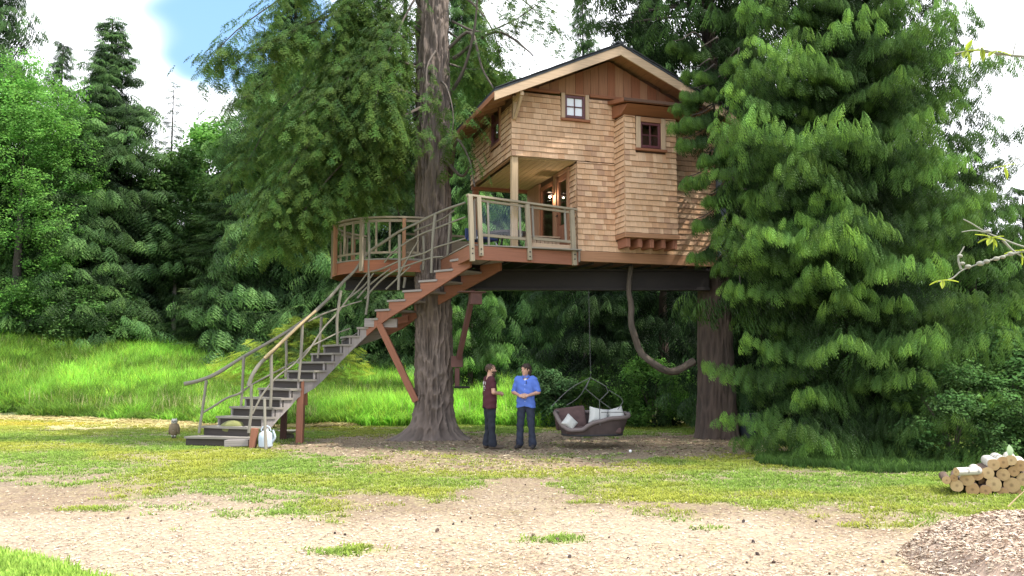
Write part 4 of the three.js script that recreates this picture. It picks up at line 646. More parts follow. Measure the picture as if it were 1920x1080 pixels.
// ---------------------------------------------------------------- the stairs: treads curve in from the yard, then turn up to the deck
const stairs = thing('staircase', 'curving wooden staircase with crooked branch railings climbing from the lawn to the deck', 'staircase', V(0, 0, 0));
{
  const right = [[468, 818, 18.1], [464, 799, 18.3], [493, 781, 18.5], [513, 763, 18.6], [528, 747, 18.7], [545, 730, 18.85], [560, 712, 19.0], [590, 694, 19.25], [608, 678, 19.45], [624, 662, 19.6], [639, 646, 19.75], [655, 630, 19.85], [671, 614, 19.9], [687, 598, 19.9], [706, 581, 19.75], [729, 563, 19.5], [758, 543, 19.25], [788, 525, 19.0], [817, 508, 18.75], [847, 490, 18.45], [881, 470, 18.0]];
  const Rp = right.map((q, i) => { const p = at(...q); p.y = 0.2 * (i + 1); return p; });
  const leftPx = [[347, 18.45], [380, 18.75], [407, 18.95], [432, 19.2], [458, 19.45], [485, 19.7]];
  const Lp = Rp.map((p, i) => {
    if (i < 6) { const q = at(leftPx[i][0], right[i][1], leftPx[i][1]); q.y = p.y; return q; }
    const a = Rp[Math.max(0, i - 1)], b = Rp[Math.min(20, i + 1)], d = V(b.x - a.x, 0, b.z - a.z).normalize(), n = V(d.z, 0, -d.x), w = 0.92 + 0.06 * (i < 9 ? 9 - i : 0), k = clamp((i - 5) / 4);
    const q0 = p.clone().addScaledVector(n, n.z < 0 ? w : -w), q1 = at(485 + (i - 5) * 22, right[i][1], 19.7 + (i - 5) * 0.16); q1.y = p.y; return q1.lerp(q0, k);
  });
  const prism = (poly, y0, y1) => { // horizontal plank with the outline poly
    const pos = [], n = poly.length, idx = []; for (const y of [y0, y1]) for (const p of poly) pos.push(p.x, y, p.z);
    for (let i = 1; i + 1 < n; i++) idx.push(0, i + 1, i, n, n + i, n + i + 1); for (let i = 0; i < n; i++) { const j = (i + 1) % n; idx.push(i, j, n + j, i, n + j, n + i); }
    let g = new THREE.BufferGeometry(); g.setAttribute('position', new THREE.Float32BufferAttribute(pos, 3)); g.setIndex(idx); g = g.toNonIndexed(); g.computeVertexNormals(); return grain(g, woodSeed++);
  };
  for (let i = 0; i < 20; i++) {
    const a = Rp[i], b = Lp[i], c = Lp[i + 1], d = Rp[i + 1], fw = V((c.x + d.x - a.x - b.x) / 2, 0, (c.z + d.z - a.z - b.z) / 2), l = fw.length(); fw.normalize();
    const over = (p, k) => p.clone().addScaledVector(fw, k), y = a.y, side = a.clone().sub(b).setY(0).normalize();
    part('tread', prism([over(b, -0.03), over(a, -0.03).addScaledVector(side, 0.03), over(d, 0.05).addScaledVector(side, 0.03), over(c, 0.05)], y - 0.045, y), i < 14 ? M.greyWood : M.stairGrey, stairs);
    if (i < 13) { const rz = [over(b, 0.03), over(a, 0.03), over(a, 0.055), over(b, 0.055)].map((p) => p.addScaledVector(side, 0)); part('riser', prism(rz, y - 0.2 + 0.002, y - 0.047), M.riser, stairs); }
  }
  // stringers: boards on edge following the steps
  const stringer = (pts, deep, mat, name, thick, off) => {
    const gs = []; for (let i = 0; i + 1 < pts.length; i++) { const a = pts[i], b = pts[i + 1]; const n = V(-(b.z - a.z), 0, b.x - a.x).normalize().multiplyScalar(thick / 2); const pos = [], idx = [];
      for (const [p, dy] of [[a, -0.05], [b, -0.25], [b, -0.05 - deep], [a, -0.05 - deep + 0.0]]) for (const s of [-1, 1]) pos.push(p.x + n.x * s, p.y + dy + (p === b ? -0 : 0), p.z + n.z * s);
      for (const q of [[1, 3, 5, 7], [6, 4, 2, 0], [0, 2, 3, 1], [2, 4, 5, 3], [4, 6, 7, 5], [6, 0, 1, 7]]) idx.push(q[0], q[2], q[1], q[0], q[3], q[2]);
      let g = new THREE.BufferGeometry(); g.setAttribute('position', new THREE.Float32BufferAttribute(pos, 3)); g.setIndex(idx); g = g.toNonIndexed(); g.computeVertexNormals(); gs.push(grain(g, 55)); }
    part(name, mergeGeometries(gs), mat, stairs);
  };
  const mid = (arr, k) => arr.map((p, i) => p.clone().lerp(Rp === arr ? Lp[i] : Rp[i], k));
  const rs = mid(Rp, 0.03), ls = mid(Lp, 0.03);
  const low = rs.slice(2, 14).map((p) => p.clone()); stringer(low, 0.36, M.stairGrey, 'stringer', 0.05); stringer(rs.slice(13, 21), 0.36, M.redStain, 'stringer', 0.05);
  stringer(ls.slice(2, 14), 0.36, M.stairGrey, 'stringer', 0.05); stringer(ls.slice(13, 21), 0.36, M.redStain, 'stringer', 0.05);
  part('landing_block', timber(at(684, 605, 19.86), at(745, 606, 19.75), 0.08, 0.2), M.stairGrey, stairs); part('landing_beam', timber(at(690, 612, 20.1), at(765, 598, 20.3), 0.1, 0.16), M.redStain, stairs);
  part('step_block', timber(at(447, 836, 18.15), at(447, 824, 18.15), 0.5, 0.3, V(0, 0, 1)), M.stairGrey, stairs);
  // posts that carry the flight
  const pole = (a, b, w, mat, name = 'support_post') => part(name, timber(a, b, w, w, V(1, 0, 0)), mat, stairs);
  const g0 = (px, d) => { const p = at(px, 690, d); p.y = -0.1; return p; };
  pole(at(565, 712, 19.12), g0(565, 19.12), 0.15, M.redStain); pole(at(534, 745, 20.1), g0(534, 20.1), 0.13, M.rust); pole(at(478, 803, 17.95), g0(477, 17.95), 0.13, M.redStain); pole(at(572, 722, 19.3), at(572, 760, 19.3), 0.1, M.redStain);
  part('diagonal_brace', timber(at(711, 607, 19.75), at(780, 752, 19.95), 0.15, 0.17, V(0, 0, 1)), M.redStain, stairs);
  // railings of crooked branches
  const dR = (px) => table(right.map((q, i) => [i === 0 ? 440 : q[0], q[2]]).sort((a, b) => a[0] - b[0]), px), dL = (px) => dR(px) + table([[340, 0.5], [480, 0.9], [640, 0.7], [900, 0.5]], px);
  const rails = (list, side, off, r0, r1, mat, name) => list.forEach((pts, i) => { const q = pts.map(([x, y]) => at(x, y, (side ? dL(x) : dR(x)) - off)); const L = pts.length; part(name, branchTube(q, r0, r1, L * 5, 8, 0.16, i + 3 + pts[0][0]), mat, stairs); });
  rails([[[345, 720], [372, 714], [401, 703], [450, 673], [490, 650], [540, 621], [567, 602], [600, 577], [625, 552]]], 1, 0.05, 0.042, 0.03, M.branch, 'branch_handrail');
  rails([[[466, 724], [472, 706], [485, 685], [503, 667], [522, 648], [545, 624], [575, 599], [598, 577], [617, 559], [645, 527], [664, 509], [689, 475], [721, 453], [744, 437], [765, 426], [781, 419], [812, 403], [843, 390], [872, 380]]], 0, 0.0, 0.046, 0.026, M.branch, 'branch_handrail');
  rails([[[496, 672], [530, 640], [566, 606], [592, 583]]], 0, 0.07, 0.036, 0.03, M.peeled, 'branch_handrail');
  rails([[[721, 492], [732, 478], [761, 455], [794, 437], [818, 428], [843, 418], [872, 407]], [[682, 510], [707, 507], [736, 495], [761, 484], [796, 474], [814, 465], [843, 456], [872, 447]], [[684, 560], [697, 544], [720, 521], [748, 504], [775, 494], [810, 483], [831, 481]],
    [[654, 559], [680, 538], [701, 512]], [[670, 559], [687, 540], [709, 521], [732, 504]], [[724, 542], [744, 523], [769, 500]], [[745, 520], [770, 475], [785, 450]], [[577, 603], [603, 590], [630, 580], [658, 570], [679, 564]],
    [[473, 776], [482, 758], [492, 740], [517, 709], [552, 682], [580, 652], [606, 638], [634, 624], [656, 616]], [[563, 676], [580, 655], [607, 615], [630, 590], [648, 566], [664, 545], [690, 510]]], 0, 0.0, 0.024, 0.017, M.branch, 'branch_rail');
  rails([[[378, 775], [400, 762], [426, 746], [448, 738], [471, 722], [500, 706], [531, 690], [552, 678]], [[777, 433], [818, 416], [838, 405], [852, 394]], [[640, 640], [665, 628], [690, 610]]], 1, 0.1, 0.026, 0.018, M.branch, 'branch_rail');
  rails([[[387, 713], [380, 765], [373, 812]], [[457, 670], [455, 715], [452, 762]], [[536, 632], [537, 670], [535, 708]], [[603, 594], [600, 632], [596, 672]], [[794, 443], [795, 475], [794, 506]], [[760, 520], [757, 540]], [[844, 402], [842, 440], [839, 478]]], 1, 0.1, 0.036, 0.028, M.branch, 'branch_post');
  rails([[[508, 663], [509, 712], [507, 765]], [[471, 720], [471, 770], [466, 812]], [[567, 605], [565, 655], [560, 712]], [[639, 545], [632, 600], [633, 646]], [[691, 416], [692, 480], [690, 560], [686, 590]], [[749, 440], [749, 495], [747, 544]], [[816, 402], [811, 455], [809, 512]]], 0, 0.02, 0.038, 0.03, M.branch, 'branch_post');
}
solo('wooden_pole', 'slim grey pole standing on the ground in front of the bottom steps', 'pole', branchTube([at(496, 748, 17.75), at(497, 800, 17.6), at(499, 848, 17.45)], 0.03, 0.034, 10, 8, 0.15, 3), M.branch);
{ // white watering can / jug leaning by the steps
  const p = onGround(495, 838); const t = thing('plastic_jug', 'pale blue-white plastic jug standing under the stairs beside the grey pole', 'jug', V(p.x, 0.01, -17.95)), m = std(lin(0.48, 0.56, 0.64), 0.4);
  part('body', new THREE.LatheGeometry([[0, 0], [0.12, 0], [0.145, 0.03], [0.15, 0.2], [0.135, 0.29], [0.07, 0.335], [0.05, 0.345], [0.05, 0.38], [0, 0.38]].map((q) => new THREE.Vector2(...q)), 24), m, t);
  part('spout', branchTube([V(0.13, 0.1, 0.02), V(0.2, 0.2, 0.03), V(0.15, 0.36, 0.02)].reverse(), 0.02, 0.025, 8, 8, 0, 1), m, t); part('handle', new THREE.TorusGeometry(0.1, 0.013, 8, 18, Math.PI).translate(0, 0.34, 0), m, t);
}
{ const p = at(541, 815, 20.4); const t = thing('shallow_bowl', 'shallow pale dish on a short stump behind the red stair post', 'bowl', V(p.x, 0, p.z)); part('bowl', new THREE.LatheGeometry([[0, 0.1], [0.1, 0.105], [0.22, 0.16], [0.24, 0.185], [0.225, 0.185], [0.1, 0.13], [0, 0.125]].map((q) => new THREE.Vector2(...q)), 28), std(lin(0.5, 0.46, 0.34), 0.8), t); part('stump', trunkGeo({ H: 0.21, r0: 0.13, r1: 0.12, relief: 0.015, flare: 0.1, nt: 30, ny: 6 }), B.limb, t); }
{ const p = at(436, 806, 18.75), g = new THREE.SphereGeometry(0.25, 30, 20), q = g.attributes.position; for (let i = 0; i < q.count; i++) { const v = V(q.getX(i), q.getY(i), q.getZ(i)), k = 1 + 0.22 * (fbm(v.x * 6 + 3, v.y * 6, v.z * 6, 3) - 0.5); q.setXYZ(i, v.x * 1.15 * k, v.y * 0.72 * k, v.z * 0.9 * k); } g.computeVertexNormals();
  solo('mossy_stone', 'rounded yellow-green mossy stone resting under the lowest steps', 'stone', g, std(lin(0.20, 0.205, 0.075), 1, { map: blotch }), V(p.x, 0.34, p.z)); }
{ // decoy owl on a stub at the edge of the lawn
  const p = onGround(326, 822), t = thing('owl_figure', 'small brown owl figure with pale head perched on a stub at the lawn edge', 'owl figure', V(p.x, 0, p.z), 0.1), br = std(lin(0.22, 0.165, 0.10), 0.9, { map: blotch }), pale = std(lin(0.52, 0.49, 0.42), 0.85, { map: blotch });
  t.scale.setScalar(0.86); part('stub', trunkGeo({ H: 0.2, r0: 0.07, r1: 0.05, relief: 0.015, flare: 0.3, flareH: 0.2, nt: 24, ny: 10, seed: 9 }), B.limb, t);
  part('body', new THREE.LatheGeometry([[0, 0], [0.06, 0.01], [0.1, 0.08], [0.125, 0.18], [0.12, 0.27], [0.085, 0.34], [0.07, 0.36], [0, 0.37]].map((q) => new THREE.Vector2(...q)), 24).scale(1, 1, 0.85).translate(0, 0.09, 0), br, t);
  part('breast', new THREE.SphereGeometry(0.1, 20, 14).scale(0.75, 1.15, 0.5).translate(0, 0.29, 0.055), pale, t);
  const h = part('head', mergeGeometries([new THREE.SphereGeometry(0.082, 20, 16).scale(1, 0.95, 0.95).translate(0, 0.48, 0.01), new THREE.ConeGeometry(0.022, 0.05, 8).translate(-0.05, 0.56, 0), new THREE.ConeGeometry(0.022, 0.05, 8).translate(0.05, 0.56, 0)]), pale, t);
  part('beak', new THREE.ConeGeometry(0.014, 0.04, 8).rotateX(2.6).translate(0, 0.465, 0.095), M.dark, h); for (const s of [-1, 1]) { part('eye', new THREE.SphereGeometry(0.016, 10, 8).translate(s * 0.032, 0.495, 0.077), M.dark, h); part('wing', new THREE.SphereGeometry(0.1, 16, 12).scale(0.4, 1.5, 0.75).rotateZ(s * 0.12).translate(s * 0.105, 0.28, -0.01), br, t); part('foot', new THREE.SphereGeometry(0.03, 10, 8).scale(1, 0.6, 1.4).translate(s * 0.04, 0.1, 0.06), pale, t); }
}
// ---------------------------------------------------------------- smooth bodies: a distance field meshed as surface nets
function surfaceNets(fn, lo, hi, cell) {
  const n = [0, 1, 2].map((k) => Math.ceil((hi[k] - lo[k]) / cell) + 1), [nx, ny, nz] = n, f = new Float32Array(nx * ny * nz), id = (i, j, k) => (k * ny + j) * nx + i;
  const ST = 5;                                                     // far from the surface one sample stands for a block
  for (let K = 0; K < nz; K += ST) for (let J = 0; J < ny; J += ST) for (let I = 0; I < nx; I += ST) {
    const mid = fn(lo[0] + (I + 2) * cell, lo[1] + (J + 2) * cell, lo[2] + (K + 2) * cell), skip = Math.abs(mid) > cell * ST * 1.35;
    for (let k = K; k < Math.min(nz, K + ST); k++) for (let j = J; j < Math.min(ny, J + ST); j++) for (let i = I; i < Math.min(nx, I + ST); i++) f[id(i, j, k)] = skip ? mid : fn(lo[0] + i * cell, lo[1] + j * cell, lo[2] + k * cell);
  }
  const vert = new Int32Array(nx * ny * nz).fill(-1), pos = [], idx = [];
  for (let k = 0; k + 1 < nz; k++) for (let j = 0; j + 1 < ny; j++) for (let i = 0; i + 1 < nx; i++) {
    let c = 0, x = 0, y = 0, z = 0, m = 0; const g = [];
    for (let q = 0; q < 8; q++) { g[q] = f[id(i + (q & 1), j + (q >> 1 & 1), k + (q >> 2))]; if (g[q] < 0) m |= 1 << q; }
    if (m === 0 || m === 255) continue;
    for (let a = 0; a < 8; a++) for (const b of [1, 2, 4]) if (!(a & b)) { const e = a | b; if ((g[a] < 0) !== (g[e] < 0)) { const t = g[a] / (g[a] - g[e]); x += (a & 1) + (b === 1 ? t : 0); y += (a >> 1 & 1) + (b === 2 ? t : 0); z += (a >> 2) + (b === 4 ? t : 0); c++; } }
    vert[id(i, j, k)] = pos.length / 3; pos.push(lo[0] + (i + x / c) * cell, lo[1] + (j + y / c) * cell, lo[2] + (k + z / c) * cell);
  }
  const quad = (a, b, c, d, flip) => { if (a < 0 || b < 0 || c < 0 || d < 0) return; flip ? idx.push(a, c, b, a, d, c) : idx.push(a, b, c, a, c, d); };
  for (let k = 1; k + 1 < nz; k++) for (let j = 1; j + 1 < ny; j++) for (let i = 1; i + 1 < nx; i++) {
    const s = f[id(i, j, k)] < 0;
    if (s !== f[id(i + 1, j, k)] < 0) quad(vert[id(i, j - 1, k - 1)], vert[id(i, j, k - 1)], vert[id(i, j, k)], vert[id(i, j - 1, k)], !s);
    if (s !== f[id(i, j + 1, k)] < 0) quad(vert[id(i - 1, j, k - 1)], vert[id(i, j, k - 1)], vert[id(i, j, k)], vert[id(i - 1, j, k)], s);
    if (s !== f[id(i, j, k + 1)] < 0) quad(vert[id(i - 1, j - 1, k)], vert[id(i, j - 1, k)], vert[id(i, j, k)], vert[id(i - 1, j, k)], !s);
  }
  const geo = new THREE.BufferGeometry(); geo.setAttribute('position', new THREE.Float32BufferAttribute(pos, 3)); geo.setIndex(idx); geo.computeVertexNormals(); return geo;
}
const smin = (a, b, k) => { const h = clamp(0.5 + 0.5 * (b - a) / k); return mix(b, a, h) - k * h * (1 - h); };
const cap = (x, y, z, a, b, r0, r1) => { const dx = b[0] - a[0], dy = b[1] - a[1], dz = b[2] - a[2], px = x - a[0], py = y - a[1], pz = z - a[2], t = clamp((px * dx + py * dy + pz * dz) / (dx * dx + dy * dy + dz * dz)); return Math.hypot(px - t * dx, py - t * dy, pz - t * dz) - mix(r0, r1, t); };
const ell = (x, y, z, c, r) => { const px = (x - c[0]) / r[0], py = (y - c[1]) / r[1], pz = (z - c[2]) / r[2], k = Math.hypot(px, py, pz); return (k - 1) * Math.min(...r); };
function headField(x, y, z) {
  let d = smin(ell(x, y, z, [0, 0.032, -0.012], [0.076, 0.086, 0.096]), ell(x, y, z, [0, -0.045, 0.022], [0.057, 0.07, 0.066]), 0.05);
  d = smin(d, cap(x, y, z, [0, 0.018, 0.083], [0, -0.024, 0.106], 0.009, 0.015), 0.012); d = smin(d, cap(x, y, z, [-0.034, 0.033, 0.074], [0.034, 0.033, 0.074], 0.012, 0.012), 0.015);
  d = Math.max(d, -smin(cap(x, y, z, [-0.031, 0.012, 0.095], [-0.031, 0.012, 0.096], 0.014, 0.014), cap(x, y, z, [0.031, 0.012, 0.095], [0.031, 0.012, 0.096], 0.014, 0.014), 0.005));
  d = smin(d, cap(x, y, z, [-0.018, -0.058, 0.078], [0.018, -0.058, 0.078], 0.009, 0.009), 0.008); d = smin(d, cap(x, y, z, [0, -0.098, 0.058], [0, -0.099, 0.058], 0.022, 0.022), 0.025);
  for (const s of [-1, 1]) d = smin(d, ell(x, y, z, [s * 0.078, 0.0, -0.008], [0.011, 0.032, 0.02]), 0.008);
  return d;
}
function handField(side) { // palm from the wrist at the origin along +z, back of the hand up, thumb on side
  const f = [[-0.03, 0.088, 0.062], [-0.011, 0.094, 0.07], [0.009, 0.09, 0.066], [0.028, 0.08, 0.052]];
  return (x, y, z) => {
    let d = smin(cap(x, y, z, [-0.018, 0, 0.012], [-0.022, 0, 0.075], 0.019, 0.017), cap(x, y, z, [0.016, 0, 0.012], [0.02, 0, 0.072], 0.018, 0.016), 0.02);
    for (const [fx, z0, l] of f) { const a = [fx * side, 0.0, z0 - 0.01], b = [fx * side * 1.05, -0.012, z0 + l * 0.42], c = [fx * side * 1.0, -0.045, z0 + l * 0.62], e = [fx * side * 0.95, -0.07, z0 + l * 0.5]; d = smin(d, Math.min(cap(x, y, z, a, b, 0.0098, 0.009), cap(x, y, z, b, c, 0.009, 0.0083), cap(x, y, z, c, e, 0.0083, 0.0075)), 0.006); }
    return smin(d, Math.min(cap(x, y, z, [-0.03 * side, -0.005, 0.025], [-0.058 * side, -0.018, 0.058], 0.013, 0.011), cap(x, y, z, [-0.058 * side, -0.018, 0.058], [-0.05 * side, -0.035, 0.09], 0.0105, 0.009)), 0.01);
  };
}
function makePerson(label, pos, turn, o) {
  const t = thing('person', label, 'person', pos, turn), k = 1, skin = std(lin(0.50, 0.285, 0.20), 0.6), J = o.joints;
  const arm = (x, y, z, g) => { let d = 9; for (const s of ['L', 'R']) { const sh = J['sh' + s], el = J['el' + s], wr = J['wr' + s]; d = Math.min(d, smin(cap(x, y, z, sh, el, 0.05 + g, 0.041 + g), cap(x, y, z, el, wr, 0.041 + g, 0.028 + g), 0.02)); } return d; };
  const torso = (x, y, z, g) => { const zz = (z - 0.0) * 1.32; let d = cap(x, y, zz, [0, 0.98, 0], [0, 1.12, 0.01], 0.150 + g, 0.142 + g); d = smin(d, cap(x, y, zz, [-0.055, 1.28, 0.012], [0.055, 1.28, 0.012], 0.135 + g, 0.135 + g), 0.1); d = smin(d, cap(x, y, zz, [-0.14, 1.405, -0.01], [0.14, 1.405, -0.01], 0.058 + g, 0.058 + g), 0.07); return d; };
  const leg = (x, y, z, g) => { let d = 9; for (const s of ['L', 'R']) { const h = J['hip' + s], kn = J['kn' + s], an = J['an' + s]; d = Math.min(d, smin(cap(x, y, z, h, kn, 0.085 + g, 0.056 + g), cap(x, y, z, kn, an, 0.055 + g, 0.04 + g * 1.5), 0.03)); } return smin(d, cap(x, y, z * 1.2, [-0.055, 0.94, 0], [0.055, 0.94, 0], 0.115 + g, 0.115 + g), 0.05); };
  const foot = (x, y, z, g) => { let d = 9; for (const s of ['L', 'R']) { const an = J['an' + s], to = J['to' + s]; d = Math.min(d, smin(cap(x, y, z, [an[0], 0.045, an[2] - 0.03], [to[0], 0.035, to[2]], 0.042 + g, 0.034 + g), cap(x, y, z, [an[0], 0.1, an[2]], [an[0], 0.05, an[2]], 0.04 + g, 0.04 + g), 0.03)); } return Math.max(d, 0.002 - y); };
  const HC = [0, 1.605, 0.012 + (o.headFwd ?? 0)], hy = o.headTurn, ch = Math.cos(hy), sh = Math.sin(hy), hp = o.nod ?? 0;
  const toHead = (x, y, z) => { const px = x - HC[0], py = y - HC[1], pz = z - HC[2], qx = px * ch - pz * sh, qz = px * sh + pz * ch; return [qx, py * Math.cos(hp) + qz * Math.sin(hp), -py * Math.sin(hp) + qz * Math.cos(hp)]; };
  const neck = (x, y, z) => cap(x, y, z, [0, 1.42, -0.01], [HC[0], 1.55, HC[2] - 0.015], 0.06, 0.054);
  const gs = [surfaceNets((x, y, z) => smin(smin(smin(torso(x, y, z, -0.008), leg(x, y, z, -0.008), 0.03), arm(x, y, z, 0), 0.02), smin(neck(x, y, z), foot(x, y, z, -0.008), 0.02), 0.02), [-0.42, 0, -0.3], [0.42, 1.56, 0.42], 0.013),
    surfaceNets((x, y, z) => smin(headField(...toHead(x, y, z)), neck(x, y, z), 0.02), [-0.13, 1.45, -0.15 + HC[2]], [0.13, 1.75, 0.16 + HC[2]], 0.005)];
  for (const s of ['L', 'R']) { const w = J['wr' + s], g = surfaceNets(handField(s === 'L' ? 1 : -1), [-0.09, -0.11, -0.03], [0.09, 0.05, 0.18], 0.004), z = V(...J['hd' + s]).normalize(), y0 = V(...J['hu' + s]), x = y0.clone().cross(z).normalize(), y = z.clone().cross(x); g.applyMatrix4(new THREE.Matrix4().makeBasis(x, y, z).setPosition(...w)); gs.push(g); }
  part('body', mergeGeometries(gs), skin, t);
  const wr = (x, y, z) => 0.011 * (noise3(x * 14, y * 9, z * 14) - 0.5) * 2 + 0.004 * Math.sin(y * 46 + x * 22 + 3 * noise3(x * 6, y * 6, z * 6));
  const cutArm = (x, y, z) => { let d = -9; for (const s of ['L', 'R']) { const a = V(...J['sh' + s]), b = V(...J['el' + s]), e = a.clone().lerp(b, o.sleeve), n = b.clone().sub(a).normalize(), q = (x - e.x) * n.x + (y - e.y) * n.y + (z - e.z) * n.z, near = (s === 'L') === (x > 0); if (near) d = Math.max(d, q); } return d; };
  const sleeve = (x, y, z) => { let d = 9; for (const s of ['L', 'R']) d = Math.min(d, cap(x, y, z, J['sh' + s], J['el' + s], 0.061, 0.056)); return Math.max(d, cutArm(x, y, z)); };
  const neckHole = (x, y, z) => -cap(x, y, z, [0, 1.44, 0.03], [0, 1.6, 0.05], o.vneck ? 0.052 : 0.066, 0.09);
  part('shirt', surfaceNets((x, y, z) => Math.max(smin(Math.max(smin(torso(x, y, z, 0.014), Math.min(cap(x, y, z * 1.15, [-0.062, 0.72, 0], [-0.04, 1.15, 0.01], 0.148, 0.14), cap(x, y, z * 1.15, [0.062, 0.72, 0], [0.04, 1.15, 0.01], 0.148, 0.14)), 0.04), o.hem + 0.012 * Math.cos(x * 16) - y), sleeve(x, y, z), 0.03), neckHole(x, y, z)) + wr(x, y, z), [-0.42, o.hem - 0.03, -0.26], [0.42, 1.56, 0.36], 0.011), o.shirt, t);
  if (o.vneck) { part('collar', surfaceNets((x, y, z) => { const d = cap(x, y, z, [0, 1.46, -0.005], [0, 1.505, 0.0], 0.088, 0.076), e = cap(x, y, z, [0, 1.44, 0.0], [0, 1.56, 0.01], 0.074, 0.064); return Math.max(d, -e, 1.445 - y - 0.6 * Math.max(0, z - 0.05), y - 1.512, z - 0.07 + Math.abs(x) * -0.6); }, [-0.13, 1.40, -0.13], [0.13, 1.54, 0.14], 0.006), o.shirt, t); part('undershirt', surfaceNets((x, y, z) => Math.max(torso(x, y, z, 0.006), 1.385 - y, y - 1.47, Math.abs(x) - 0.024, -z), [-0.05, 1.32, 0], [0.05, 1.5, 0.16], 0.008), std(lin(0.7, 0.7, 0.7), 0.9), t); }
  part('trousers', surfaceNets((x, y, z) => Math.max(leg(x, y, z, 0.016 + 0.012 * step01(0.4, 0.1, y)), 0.045 - y, y - 1.0) + wr(x, y, z) * 0.9, [-0.3, 0.02, -0.24], [0.3, 1.03, 0.24], 0.011), o.trousers, t);
  part('shoe', surfaceNets((x, y, z) => Math.max(foot(x, y, z, 0.006), y - 0.1, x), [-0.25, -0.01, -0.2], [0.01, 0.12, 0.3], 0.008), o.shoes, t); part('shoe', surfaceNets((x, y, z) => Math.max(foot(x, y, z, 0.006), y - 0.1, -x), [-0.01, -0.01, -0.2], [0.25, 0.12, 0.3], 0.008), o.shoes, t);
  const lump = (x, y, z) => 0.016 * (noise3(x * 38, y * 30, z * 38) - 0.5) * 2;
  part('hair', surfaceNets((x, y, z) => { const [a, b, c] = toHead(x, y, z); return Math.max(o.hair(a, b, c) + lump(x, y, z), -(headField(a, b, c) + 0.004)); }, [-0.16, 1.38, -0.2 + HC[2]], [0.16, 1.78, 0.17 + HC[2]], 0.006), o.hairMat, t);
  if (o.beard) part('beard', surfaceNets((x, y, z) => { const [a, b, c] = toHead(x, y, z); return Math.max(headField(a, b, c) - 0.007 + 0.5 * lump(x, y, z), b + 0.028 + 0.5 * Math.max(0, 0.03 - c), -c + 0.0, -(headField(a, b, c) + 0.004)); }, [-0.1, 1.46, -0.1 + HC[2]], [0.13, 1.62, 0.16 + HC[2]], 0.005), o.hairMat, t);
  for (const s of [-1, 1]) { const q = V(s * 0.031, 0.012, 0.077), e = new THREE.SphereGeometry(0.0095, 10, 8); part('eye', e, M.dark, t).position.set(HC[0] + q.x * ch + q.z * sh, HC[1] + q.y, HC[2] - q.x * sh + q.z * ch); }
  return t;
}
